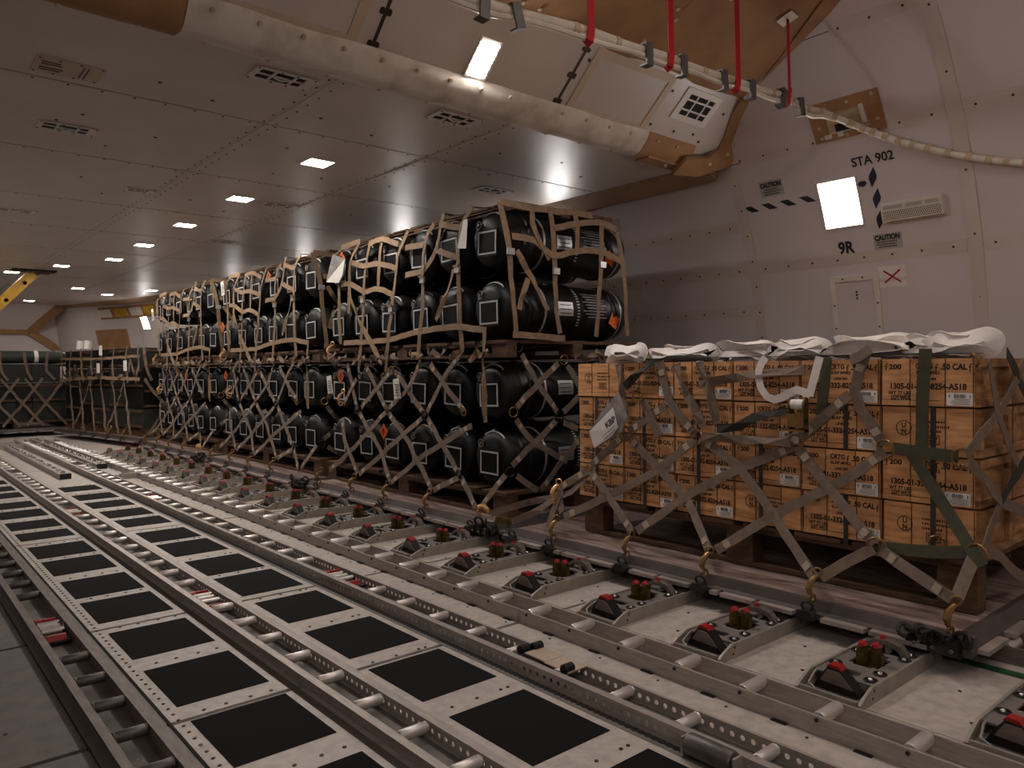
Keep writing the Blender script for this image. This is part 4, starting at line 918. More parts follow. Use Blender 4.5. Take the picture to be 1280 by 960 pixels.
def crate_net():
    base = (2.9, .95, .16)
    t = thing('cargo_net', 'grey brown webbing cargo net over the wooden ammunition crates', 'net', base)
    N = NET['CRATE']
    for l in N['lattice']: strap(t, base, l, .044, 'web_grey', False, stitch=True, wob=.002)
    for l in N['green']: strap(t, base, l, .046, 'web_green', False, wob=.002)
    for l in N['loose']: strap(t, base, [(p[0]-.012, p[1], p[2]) for p in l], .044, random.choice(('web_grey', 'web_dark', 'web_grey')), False, 'slack_strap', .006, twist=.7)
    for l in NET['CRATE_SIDE']: strap(t, base, l, .044, random.choice(('web_grey', 'web_dark')), True, wob=.003)
    for i, p in enumerate(NET['CRATE_RINGS']): net_ring(t, base, p, .036 if i < 7 else .018, False, 'gold')
    for p in NET['CRATE_HOOKS']: obj('hook', hook_geo(MB(), Vector((2.872, p[1]-.005, .150))-Vector(base)), 'gold', t, smooth=True)
    for y in (1.35, 1.75, 2.25, 2.72):   # net top edge lying on the crates
        obj('strap', MB().ribbon([Vector(q)-Vector(base) for q in densify([(3.125, y-.12, 1.105), (3.17, y-.1, 1.118), (3.5, y-.05, 1.116), (4.3, y, 1.114)], .1, .003)], .044, (0, 0, 1), .003), 'web_grey', t)
    obj('strap', MB().ribbon([Vector(q)-Vector(base) for q in densify([(3.16, 1.02, 1.112), (3.17, 1.6, 1.116), (3.16, 2.2, 1.116), (3.17, 3.05, 1.112)], .1, .004)], .044, (0, 0, 1), .003), 'web_dark', t)
    cb = MB().torus(Vector((3.13, 1.035, 1.09))-Vector(base), (.7, -.7, .3), .024, .004, 16, 5); cb.xf(lambda v: v); obj('carabiner', cb, 'gold', t, smooth=True)
    for (y, z) in ((2.62, .93), (1.15, .395)):
        mb = MB().torus((0, 0, 0), (1, .2, 0), .028, .004, 14, 5); mb.box(-.006, .006, -.034, .034, -.034, -.026); obj('buckle', mb, 'gold', t, loc=Vector((3.095, y, z))-Vector(base))
    return t
crate_net()
# tie-down straps between the two near pallets
t = thing('tie_down_strap', 'lashing strap with plated hooks between crate pallet and container pallet', 'strap', (2.95, 3.2, .2))
for pts in ([(2.89, 3.60, .19), (3.0, 3.38, .28), (3.05, 3.05, .36), (3.09, 2.96, .50)], [(2.93, 3.14, .17), (2.97, 3.12, .28), (3.0, 3.10, .38)], [(2.9, 3.45, .16), (2.96, 3.3, .22), (3.02, 3.12, .35)]):
    strap(t, (2.95, 3.2, .2), pts, .04, 'web_grey', False, 'strap', .004, twist=.4)
obj('ratchet_body', MB().prism([(-.06, -.02), (-.05, .02), (.05, .025), (.065, -.015)], 0, -.02, .02), 'brass', t, loc=(-.06, .28, -.035))
obj('hook', hook_geo(MB(), Vector((2.97, 3.12, .33))-Vector((2.95, 3.2, .2))), 'gold_bright', t, smooth=True)
t = thing('snap_hook', 'bright plated snap hook at corner between the two near pallets', 'hook', (2.875, 3.66, .165))
mb = MB().tube([(0, .03, .0), (-.005, .04, .03), (-.005, .025, .058), (0, -.01, .066), (.0, -.045, .05), (0, -.05, .03)], [.008, .014, .019, .019, .014, .008], 8); obj('hook_body', mb, 'gold_bright', t, smooth=True)
obj('latch', MB().tube([(0, -.045, .04), (0, -.02, .03), (0, .01, .03)], .006, 6), 'gold', t)
t = thing('snap_hook', 'bright plated snap hook between the middle and farthest container pallets', 'hook', (2.875, 8.85, .165))
mb = MB().tube([(0, .03, .0), (-.005, .045, .03), (-.005, .03, .062), (0, -.01, .07), (.0, -.05, .055), (0, -.055, .03)], [.010, .017, .022, .022, .017, .010], 8); obj('hook_body', mb, 'gold_bright', t, smooth=True)

# white ratchet strap hanging on the crates, with ratchet
t = thing('white_strap', 'white ratchet strap looped down the front of the crates', 'strap', (3.1, 1.75, .9))
for l in NET['WHITE']:
    P = [Vector(q)-Vector((3.1, 1.75, .9)) for q in densify(l, .03, .0)]
    if len(l) > 4: nr = [Vector((-.5, math.cos(i*.45), math.sin(i*.45))) for i in range(len(P))]; nr = [Vector((-.35, -.2, .9))]*len(P); nr = [Vector((-.55, (P[max(i-1, 0)]-P[min(i+1, len(P)-1)]).z, -(P[max(i-1, 0)]-P[min(i+1, len(P)-1)]).y)).normalized() for i in range(len(P))]; nr = [Vector((-.6, 0, 0))+n for n in nr]
    else: nr = (-1, 0, .1)
    obj('webbing', MB().ribbon(P, .036, nr, .003), 'web_white', t)
r = thing('ratchet_buckle', 'brass ratchet buckle hanging on the white strap', 'ratchet', (3.085, 1.705, .855))
for y in (-.036, .030): obj('side_plate', MB().prism([(-.02, -.075), (-.028, -.02), (-.03, .05), (-.012, .085), (.012, .08), (.016, -.07)], 1, y, y+.006), 'brass', r)
obj('strap_roll', MB().cyl((-.008, -.028, .052), (-.008, .028, .052), .022, .022, 14), 'web_white', r, smooth=True)
obj('handle', MB().box(-.034, -.026, -.036, .036, -.045, .012).box(-.03, .01, -.036, .036, -.066, -.056), 'gold', r); obj('spindle', MB().cyl((-.01, -.04, -.02), (-.01, .04, -.02), .010, .010, 10), 'black', r)
# white folded straps on the crate top
def folded(y0, y1, x, label, h, turns=3, curl=.0):
    t = thing('folded_strap', label, 'strap', (x, (y0+y1)/2, 1.118), group='white folded straps on top of the crates')
    L = (y1-y0)/2; rg = random.Random(int(y0*1000))
    for k in range(turns):
        hh = h*(.55-.10*k)+.006; l = L*(1-.10*k)+rg.uniform(-.015, .015); sh = rg.uniform(-.025, .025); tl = rg.uniform(-.012, .018); ph = rg.uniform(0, 6); x_ = rg.uniform(-.012, .012)+.03*k
        zc = .004+hh*.5+h*.42*k/turns; pts = []; nr = []; n = 30
        for i in range(n+1):
            a = 2*PI*i/n*.96+.3*k
            c, s_ = math.cos(a), math.sin(a); c = math.copysign(abs(c)**.55, c); s_ = math.copysign(abs(s_)**.8, s_)
            bow = .010*math.cos(c*2.2+ph)*(1 if s_ > 0 else .2)
            pts.append(Vector((x_+tl*c+.006*math.sin(c*3+ph), sh+l*c, max(.003, zc+hh*.5*s_*(1+.25*math.sin(c*2+ph))+bow+curl*max(0, c)*(s_ > 0)))))
        for i in range(n+1):
            d = pts[min(i+1, n)]-pts[max(i-1, 0)]; nr.append(Vector((-.10*math.sin(ph), d.z, -d.y)))
        obj('strap_fold', MB().ribbon(pts, .070, nr, .0035), 'web_white', t, smooth=True)
    return t
folded(2.62, 2.86, 3.14, 'white folded strap coil at left end of the crate top', .055, 2, .02)
folded(2.24, 2.60, 3.20, 'white folded strap beside the left end coil on crates', .045, 3)
folded(1.90, 2.22, 3.20, 'white folded strap above the fourth crate column from right', .060, 3)
folded(1.66, 1.90, 3.19, 'white folded strap above the third crate column from right', .062, 3)
folded(1.30, 1.64, 3.20, 'longest white folded strap bundle above second crate column', .075, 4)
folded(1.15, 1.30, 3.22, 'short white folded strap between the two right bundles', .050, 3)
folded(1.00, 1.20, 3.20, 'white folded strap bundle at right end of the crate top', .070, 3)
# document pouch tag
def flat_poly(name, pts, th, mname, parent, base, off=0.0):
    vs = [Vector(p)-Vector(base)+Vector((-off-.004*math.sin(i*1.7), 0, 0)) for i, p in enumerate(pts)]; n = len(vs)
    vs2 = [v+Vector((th, 0, 0)) for v in vs]
    return obj(name, MB().add(vs+vs2, [tuple(range(n)), tuple(range(2*n-1, n-1, -1))]+[(i, n+i, n+(i+1) % n, (i+1) % n) for i in range(n)]), mname, parent)
b = (3.07, 2.8, .8)
t = thing('document_pouch', 'clear document pouch marked KBP hanging on the crate net', 'pouch', b)
flat_poly('pouch', NET['TAG'], .004, 'tag', t, b); pp = flat_poly('paper', NET['TAGP'], .002, 'label', t, b, .006)
mb = MB(); o_ = Vector((-.024, 0, -.060)); U = Vector((0, -.82, .57)); Vv = Vector((0, .57, .82))
f = lambda u, v: o_+U*u+Vv*v
put_text(mb, 'KBP', .042, f, .008, .0, .085, .002)
for i in range(4): bars(mb, f, -.045+.004*i, -.022-.018*i, .105-.006*i, .005)
obj('print', mb, 'print', pp)
b = (3.05, 5.95, 1.95)
t = thing('document_pouch', 'clear document pouch at left end of the nearest container stack', 'pouch', b); flat_poly('pouch', [(p[0]-.03, p[1], p[2]) for p in NET['TAG2']], .004, 'tag', t, b)
flat_poly('paper', [(p[0]-.036, p[1], p[2]) for p in NET['TAG2'][1:5]], .002, 'label', t, b)
b = (3.05, 4.1, 1.95)
t = thing('paper_tag', 'white paper tag at top right of the nearest container stack', 'tag', b); flat_poly('paper', [(p[0]-.025, p[1], p[2]) for p in NET['TAG3']], .002, 'label', t, b)
mb = MB()
for i in range(8): mb.box(-.0285, -.0275, .005-.01*i*.1, .055-.012*(i % 3), -.08+.016*i, -.077+.016*i)
obj('print', mb, 'print', t)
for (y, z, lab) in ((8.42, 1.98, 'white paper tag at left end of the middle container stack'), (11.08, 1.85, 'white paper tag at left end of the farthest tall stack'), (4.86, .93, 'white paper tag hanging in second row of the nearest stack'), (5.93, .95, 'white shipping label at left end of nearest stack second row')):
    t = thing('paper_tag', lab, 'tag', (3.02, y, z)); mb = MB(); mb.add([(0, -.045, -.07), (0, .045, -.08), (-.008, .05, .07), (-.008, -.03, .08), (.003, -.045, -.07), (.003, .045, -.08), (-.005, .05, .07), (-.005, -.03, .08)], [(3,2,1,0),(4,5,6,7),(0,1,5,4),(1,2,6,5),(2,3,7,6),(3,0,4,7)])
    obj('paper', mb, 'label', t)
    mb = MB()
    for i in range(5): mb.box(-.009, -.0045, -.03, .03-.01*(i % 2), -.05+.02*i, -.046+.02*i)
    obj('print', mb, 'print', t)

# ================================================================== ceiling lamps and vents
def ceil_lamp(x, y, label, z=ZCEIL, s=.088, mname='lamp_ceil'):
    t = thing('ceiling_lamp', label, 'lamp', (x, y, z), group='square recessed ceiling lamps')
    fr = MB(); q = s+.014
    fr.box(-q, q, -q, -s, -.008, .0); fr.box(-q, q, s, q, -.008, 0); fr.box(-q, -s, -s, s, -.008, 0); fr.box(s, q, -s, s, -.008, 0)
    obj('frame', fr, 'frame_white', t); obj('diffuser', MB().box(-s, s, -s, s, -.005, -.001), mname, t)
    return t
for i, (x, y) in enumerate(((2.52, 5.10), (2.52, 6.58), (2.53, 8.10), (2.55, 9.66), (2.56, 11.12))):
    ceil_lamp(x, y, '%s square ceiling lamp in the row above the aisle, counted from nearest' % ORD[i])
for (x, y, lab) in ((2.14, 12.22, 'square ceiling lamp right of the yellow arm'), (1.70, 13.4, 'square ceiling lamp behind the yellow arm'), (2.93, 15.3, 'far square ceiling lamp above the second far pallet'), (3.60, 16.2, 'far square ceiling lamp just left of the brown trim strip'), (2.64, 18.5, 'farthest square ceiling lamp near the nose bulkhead'), (4.05, 14.95, 'far square ceiling lamp nearest the grille strip')):
    ceil_lamp(x, y, lab, mname='lamp_far')
for i, (x, y) in enumerate(((2.6, 1.15), (2.5, -1.4), (1.1, -.9), (3.3, .75), (3.9, -1.6))): ceil_lamp(x, y, ['aft fill lamp over the near right floor', 'aft fill lamp added behind the viewer on the centre line', 'aft fill lamp added above the viewer', 'aft fill lamp added above the near pallet side', 'rearmost aft fill lamp added on the right'][i], 3.37, .11, 'lamp_aft')  # out of view; added overhead and behind to light floor and crates
def vent(x, y, label, w=.16, h=.085, rot=0):
    t = thing('ceiling_vent', label, 'vent', (x, y, ZCEIL), (0, 0, rot))
    obj('duct', MB().box(-w+.02, w-.02, -h+.015, h-.015, -.003, -.001), 'duct', t)
    xs = [-w, -w+.03, -w*.38, -w*.38+.012, w*.3, w*.3+.012, w-.05, w]; ys = [-h, -h+.022, -.008, .006, h-.022, h]
    holes = {(i, j) for i in (1, 3, 5) for j in (1, 3)}
    obj('grille', grid_plate(MB(), xs, ys, holes, -.009, -.003), 'frame_white', t)
    obj('flap', MB().tube([(-w*.3, .0, -.012), (0, .018, -.014), (w*.25, -.01, -.012)], .005, 6), 'frame_white', t)
    sm = MB()
    for px in (-w+.012, -.03, .05, w-.012):
        for py in (-h+.01, h-.01): sm.cyl((px, py, -.009), (px, py, -.012), .006, .005, 6)
    tag(obj('vent_screws', sm, 'screw', t), kind='stuff')
for i, (x, y, lab) in enumerate(((1.66, 3.74, 'ceiling vent grille nearest the white corner pad, left one'), (2.72, 3.70, 'ceiling vent grille under the sloped lamp'), (.98, 5.33, 'ceiling vent grille left of the aisle lamps'), (1.76, 6.78, 'small ceiling vent grille left of second aisle lamp'), (2.90, 6.62, 'ceiling vent grille right of second aisle lamp'), (4.05, 4.98, 'ceiling vent grille above the nearest container stack'), (1.10, 8.3, 'distant ceiling vent grille at left frame edge'), (3.2, 8.9, 'distant ceiling vent grille above middle container stack'))):
    vent(x, y, lab, .16 if i != 3 else .11, .085 if i != 3 else .07)
t = thing('access_cover', 'cream slotted access cover on ceiling at upper left', 'cover', (.80, 4.30, ZCEIL))
obj('plate', MB().box(-.15, .15, -.11, .11, -.006, 0), 'cream', t)
for (a, b, c, d) in ((-.12, -.03, .05, .062), (-.12, -.02, .02, .032), (-.12, -.03, -.03, -.018), (-.12, -.04, -.06, -.048), (.055, .062, -.08, .08), (.075, .082, -.08, .08)): obj('slot', MB().box(a, b, c, d, -.008, -.006), 'screw', t)
sm = MB()
for px in (-.135, -.05, .04, .135):
    for py in (-.098, .098): sm.cyl((px, py, -.006), (px, py, -.009), .006, .005, 6)
tag(obj('cover_screws', sm, 'screw', t), kind='stuff')
# sloped lamp and sloped vent
t = thing('slope_lamp', 'bright lamp set in the sloped white bulkhead', 'lamp', bev(2.58, .26))
def bb(x0, x1, t0, t1, o0, o1):
    c = Vector(bev(2.58, .26)); m = bev_box(MB(), x0, x1, t0, t1, o0, o1); return m.xf(lambda v: v-c)
obj('diffuser', bb(2.525, 2.635, .170, .360, .014, .001), 'lamp_bevel', t)
for q in ((2.508, 2.652, .150, .170), (2.508, 2.652, .360, .38), (2.508, 2.525, .17, .36), (2.635, 2.652, .17, .36)): obj('frame', bb(q[0], q[1], q[2], q[3], .012, 0), 'frame_white', t)
c0 = Vector(bev(4.36, .40)); t = thing('slope_vent', 'white louvred vent in the right end of sloped bulkhead', 'vent', c0)
obj('duct', bev_box(MB(), 4.21, 4.51, .31, .49, .002, .0).xf(lambda v: v-c0), 'duct', t)
g = MB()
xs = [4.17, 4.225, 4.305, 4.317, 4.42, 4.432, 4.495, 4.55]; ts = [.285, .325, .36, .372, .43, .442, .475, .515]
for i in range(7):
    for j in range(7):
        if i in (1, 3, 5) and j in (1, 3, 5): continue
        bev_box(g, xs[i], xs[i+1], ts[j], ts[j+1], .008, .002)
g.xf(lambda v: v-c0); obj('grille', g, 'frame_white', t)

# ================================================================== sidewall fittings
def wquad(mb, y0, y1, t0, t1, o0, o1, n=3): return wall_slab(mb, min(y0, y1), max(y0, y1), min(t0, t1), max(t0, t1), o0, o1, 1, n, 1)
def wthing(name, label, cat, y, th, group=None): return thing(name, label, cat, wallpt(y, th), group=group)
def wobj(name, mb, mname, t): 
    c = Vector(t.location); return obj(name, mb.xf(lambda v: v-c), mname, t)
def wall_lamp(y, label, h0=21.0, h1=26.8, wd=.13):
    t = wthing('wall_lamp', label, 'lamp', y, 24, 'sidewall lamps')
    wobj('diffuser', wquad(MB(), y-wd, y+wd, h0, h1, .006, .001, 4), 'lamp_wall', t)
    fr = MB(); e = .012; d = .25
    wquad(fr, y-wd-e, y+wd+e, h1, h1+d, .012, 0); wquad(fr, y-wd-e, y+wd+e, h0-d, h0, .012, 0); wquad(fr, y-wd-e, y-wd, h0, h1, .012, 0, 4); wquad(fr, y+wd, y+wd+e, h0, h1, .012, 0, 4)
    wobj('frame', fr, 'frame_white', t)
    return t
wall_lamp(2.555, 'bright square sidewall lamp between the black and white stripes')
for i, y in enumerate((5.35, 8.14, 10.93, 13.7)): wall_lamp(y, ['sidewall lamp hidden behind the nearest container stack', 'sidewall lamp hidden behind the middle container stack', 'sidewall lamp hidden behind the farthest tall container stack', 'sidewall lamp hidden behind the far right pallet'][i])
wall_lamp(17.02, 'far sidewall lamp above the far right pallet', 19.5, 24.5, .12)
for i, y in enumerate((-2.4, .2, 7.6, 9.8, 12.0)):   # added lamps on the unseen opposite sidewall, spaced for the light they give
    t = thing('wall_lamp', ['rearmost lamp on the opposite sidewall', 'lamp on the opposite sidewall beside the viewer', 'lamp on the opposite sidewall ahead of the viewer', 'third added lamp forward on the opposite sidewall', 'most forward added lamp on the opposite sidewall'][i], 'lamp', wallpt(y, 24, 0, -1), group='sidewall lamps')
    wobj('diffuser', wall_slab(MB(), y-.13, y+.13, 21, 26.8, .006, .001, -1, 4, 1), 'lamp_wall', t)
    fr = MB(); wall_slab(fr, y-.145, y+.145, 26.8, 27.1, .012, 0, -1, 1, 1); wall_slab(fr, y-.145, y+.145, 20.7, 21, .012, 0, -1, 1, 1); wobj('frame', fr, 'frame_white', t)
def wsign(name, label, cat, y, th, mname, w=0, h=0, texts=(), off=.003, tm='signink'):
    t = wthing(name, label, cat, y, th)
    if w: wobj('plate', wquad(MB(), y-w, y, th-math.degrees(h/RW), th, off, 0, 3), mname, t)
    f = wallmap(y, th, off+.0015)
    mb = MB()
    for q in texts:
        if q[0]: put_text(mb, q[0], q[1], f, q[2], q[3], q[4], q[5])
        else: bars(mb, f, q[1], q[2], q[3], .010)
    wobj('lettering', mb, tm, t)
    return t
wsign('station_marking', 'black STA 902 lettering above the sidewall lamp', 'lettering', 2.425, 28.0, None, texts=[('STA 902', .085, 0, 0, .275, .002)])
wsign('door_marking', 'black 9R lettering below the sidewall lamp', 'lettering', 2.625, 17.6, None, texts=[('9R', .115, 0, 0, .115, .004)])
t1 = [('CAUTION', .048, .010, -.046, .165, .003), ('', .035, -.068, .10), ('', .025, -.086, .13), ('', .03, -.104, .12)]
wsign('caution_placard', 'grey CAUTION placard left of the sidewall lamp', 'placard', 3.125, 28.5, 'placard', .185, .118, t1)
t2 = [('CAUTION', .048, .010, -.042, .165, .003), ('', .02, -.060, .13), ('', .02, -.077, .13), ('', .03, -.094, .12)]
wsign('caution_placard', 'CAUTION placard right of the 9R lettering', 'placard', 2.375, 19.4, 'placard', .185, .115, t2)
t = wthing('prohibition_sign', 'white sign with a large red X below CAUTION placard', 'sign', 2.37, 15.4)
wobj('plate', wquad(MB(), 2.19, 2.37, 12.8, 15.4, .004, 0), 'sign', t); f = wallmap(2.37, 15.4, .0055)
mb = MB()
for (a, b) in (((.035, -.03), (.145, -.115)), ((.035, -.115), (.145, -.03))):
    d = Vector((b[0]-a[0], b[1]-a[1])).normalized(); n = Vector((-d.y, d.x))*.006
    mb.add([f(a[0]+n.x, a[1]+n.y), f(b[0]+n.x, b[1]+n.y), f(b[0]-n.x, b[1]-n.y), f(a[0]-n.x, a[1]-n.y)], [(0, 1, 2, 3)])
wobj('red_cross', mb, 'red', t); 
# stripe markers
def marker(label, pts, mname, y, th):
    t = wthing('stripe_marker', label, 'marker', y, th, 'dark stripe markers around the sidewall lamp'); f = wallmap(y, th, .002); g = wallmap(y, th, 0); n = len(pts)
    wobj('tape', MB().add([f(*p) for p in pts]+[g(*p) for p in pts], [tuple(range(n))]+[(i, n+i, n+(i+1) % n, (i+1) % n) for i in range(n)]), mname, t)
for i, y in enumerate((3.285, 3.135, 2.985, 2.835)):
    marker('dark slanted stripe left of sidewall lamp, %s from the left' % ORD[i], [(-.01, .005), (.055, .005), (.115, -.043), (.05, -.043)], 'blue' if i == 3 else 'signink', y, 25.5)
for i, th in enumerate((27.5, 24.9, 22.4)):
    marker('dark slanted stripe right of sidewall lamp, %s from the top' % ORD[i], [(-.006, -.05), (.034, .004), (.044, -.06), (.038, -.08), (-.002, -.135), (-.012, -.07)], 'blue' if i < 2 else 'signink', 2.325, th)
marker('small blue hexagon marker at the upper right of the sidewall lamp', [(-.012, -.02), (.01, -.005), (.04, -.005), (.052, -.025), (.03, -.045), (0, -.04)], 'blue', 2.405, 26.2)
# perforated air outlet
t = wthing('air_outlet', 'perforated metal air outlet box right of the stripes', 'vent', 2.28, 22.6)
wobj('housing', wquad(MB(), 1.90, 2.28, 20.9, 23.0, .045, 0), 'frame_white', t)
hm = MB()
for r_ in range(5):
    for i in range(26):
        y = 2.265-.0138*i-(.007 if r_ % 2 else 0); th = 21.15+.22*r_; hm.cyl(wallpt(y, th, .0445), wallpt(y, th, .0465), .0042, .0042, 6)
c = tag(wobj('perforations', hm, 'duct', t), kind='stuff')
for a, b in ((2.26, 2.14), (2.12, 2.02), (2.0, 1.92)): wobj('top_slot', wquad(MB(), b, a, 22.35, 22.8, .0465, .045), 'placard', t)
wobj('flange', wquad(MB(), 1.885, 2.295, 20.5, 20.9, .004, 0), 'frame_white', t)
# small access door
t = wthing('access_door', 'small recessed access door with three dots on sidewall', 'access door', 2.7, 7)
fr = MB(); wquad(fr, 2.37, 2.72, 14.0, 14.7, .014, 0); wquad(fr, 2.68, 2.72, 4, 14.0, .014, 0, 6); wquad(fr, 2.37, 2.41, 4, 14, .014, 0, 6); wobj('frame', fr, 'frame_white', t)
wobj('door_panel', wquad(MB(), 2.41, 2.68, 4, 14.0, .003, 0, 6), 'wall', t)
for q in (12.55, 12.15, 11.75): wobj('dot', MB().cyl(wallpt(2.535, q, .003), wallpt(2.535, q, .006), .008, .008, 8), 'signink', t)
hs = MB()
for yy, q in ((2.70, 11), (2.70, 8), (2.39, 11), (2.39, 8), (2.62, 14.35), (2.48, 14.35)): hs.cyl(wallpt(yy, q, .014), wallpt(yy, q, .018), .007, .006, 7)
tag(wobj('screws', hs, 'screw', t), kind='stuff')
# small grille on the sidewall beside the top of the nearest stack
t = wthing('wall_grille', 'small slotted grille on sidewall beside the nearest container stack top', 'vent', 4.9, 27.0)
wobj('plate', wquad(MB(), 4.52, 4.88, 26.0, 27.6, .012, 0), 'wall_strip', t)
for q in range(4): wobj('slot', wquad(MB(), 4.56, 4.84, 26.25+.33*q, 26.40+.33*q, .0145, .012), 'placard', t)
# canvas boot where the hose passes the sidewall
t = wthing('canvas_boot', 'brown canvas boot with an opening high on sidewall', 'boot', 2.4, 34)
cm = MB()
wquad(cm, 2.15, 2.62, 35.0, 36.4, .014, 0); wquad(cm, 2.15, 2.24, 31.7, 35, .014, 0, 5); wquad(cm, 2.52, 2.62, 31.7, 35, .014, 0, 5); wquad(cm, 2.24, 2.52, 31.7, 32.4, .014, 0)
wobj('canvas', cm, 'canvas', t); wobj('opening', wquad(MB(), 2.24, 2.52, 32.4, 35, .003, 0, 5), 'tape', t)
wobj('dark_gap', wquad(MB(), 2.36, 2.47, 32.6, 33.5, .006, .003, 3), 'duct', t)
for (a, b, c_, d_) in ((2.255, 2.285, 33.0, 35.2), (2.50, 2.55, 32.0, 32.5), (2.42, 2.46, 32.0, 32.5)): wobj('white_patch', wquad(MB(), a, b, c_, d_, .018, .014), 'frame_white', t)
sp = MB()
for yy, q in ((2.19, 36), (2.35, 35.8), (2.5, 35.7), (2.19, 33), (2.57, 33.5), (2.57, 32.2), (2.4, 32)): sp.cyl(wallpt(yy, q, .014), wallpt(yy, q, .020), .012, .009, 8)
tag(wobj('snaps', sp, 'tape', t), kind='stuff')

# ================================================================== hanging hose with clips and red straps
hose = [(1.2, 2.5, 2.55), (1.9, 2.5, 2.585), (2.15, 2.5, 2.60), (2.58, 2.49, 2.638), (2.9, 2.49, 2.648), (3.16, 2.48, 2.662), (3.45, 2.47, 2.660), (3.73, 2.46, 2.672), (4.0, 2.46, 2.682), (4.27, 2.45, 2.70), (4.5, 2.45, 2.68), (4.68, 2.44, 2.69), (4.80, 2.38, 2.66)]
wp = [wallpt(y, th, .035) for (y, th) in ((2.30, 32.6), (2.2, 31.3), (2.08, 29.9), (1.95, 28.6), (1.77, 27.0), (1.6, 25.8), (1.45, 24.9), (1.2, 23.8), (.8, 23.0), (.2, 22.8))]
allp = [Vector(p) for p in hose]+[Vector(p) for p in wp]
sp_ = []
for i in range(len(allp)-1):
    p0, p1, p2, p3 = allp[max(i-1, 0)], allp[i], allp[i+1], allp[min(i+2, len(allp)-1)]
    for k in range(5):
        u = k/5; sp_.append(.5*((2*p1)+(-p0+p2)*u+(2*p0-5*p1+4*p2-p3)*u*u+(-p0+3*p1-3*p2+p3)*u**3))
sp_.append(allp[-1])
t = thing('hanging_hose', 'white cable hose slung below the canvas ceiling and along sidewall', 'hose', (3.0, 2.5, 2.6))
B0 = Vector((3.0, 2.5, 2.6))
obj('hose_body', MB().tube([p-B0 for p in sp_], [.024 if p.x < 4.75 else .021 for p in sp_], 10), 'hose', t, smooth=True)
obj('second_line', MB().tube([p-B0+Vector((0, -.012, -.034+.008*math.sin(i*.7))) for i, p in enumerate(sp_[:58])], .013, 8), 'hose', t, smooth=True)
for i in list(range(6, 60, 4))+list(range(62, len(sp_)-4, 3)):
    a, b = sp_[i]-B0, sp_[i+1]-B0; obj('tape_band', MB().cyl(a, a+(b-a).normalized()*.035, .027, .027, 10), 'tape', t, smooth=True)
for x in (1.95, 2.17, 3.02, 3.30, 3.62, 3.90, 4.22, 4.42):
    p = min(sp_[:62], key=lambda q: abs(q.x-x))-B0
    mb = MB(); mb.box(-.025, .025, -.036, -.028, -.070, .026); mb.box(-.025, .025, -.036, .012, -.078, -.070); mb.box(-.025, .025, -.036, .03, .026, .032)
    mb.xf(lambda v: Matrix.Rotation(random.Random(x).uniform(-.3, .3), 3, 'Y') @ v + p); obj('clip', mb, 'clip', t)
for i, x in enumerate((2.58, 3.16, 3.73, 4.27)):
    p = min(sp_[:62], key=lambda q: abs(q.x-x)); top = Vector(can(p.x+.01, p.y-.01, .006))
    t = thing('red_strap', ['red hanging strap farthest left under the canvas ceiling', 'second red hanging strap from the left', 'third red hanging strap from the left', 'rightmost red hanging strap under a square plate'][i], 'strap', p, group='red straps holding the hose')
    loop = [top-p, Vector((.0, -.028, .06)), Vector((-.004, -.034, 0)), Vector((-.008, -.028, -.052)), Vector((-.012, .0, -.060))]
    obj('webbing', MB().ribbon([q+Vector((.014 if i < 3 else 0, 0, 0)) for q in loop], .046 if i < 3 else .030, (0, -1, .1), .003), 'red_strap', t)
    obj('stitch_patch', MB().ribbon([Vector((.012, -.033, .02)), Vector((.012, -.033, .05))], .018, (0, -1, 0), .002), 'red', t)
    pl = MB(); pl.box(-.05, .05, -.05, .05, -.004, .002); o = obj('ceiling_plate', pl, 'frame_white', t, loc=top-p+Vector((0, 0, .0)), rot=(R(-20.8), 0, R(8)))
    obj('hook', MB().torus((0, 0, -.012), (0, 1, 0), .012, .003, 12, 5), 'black', o)

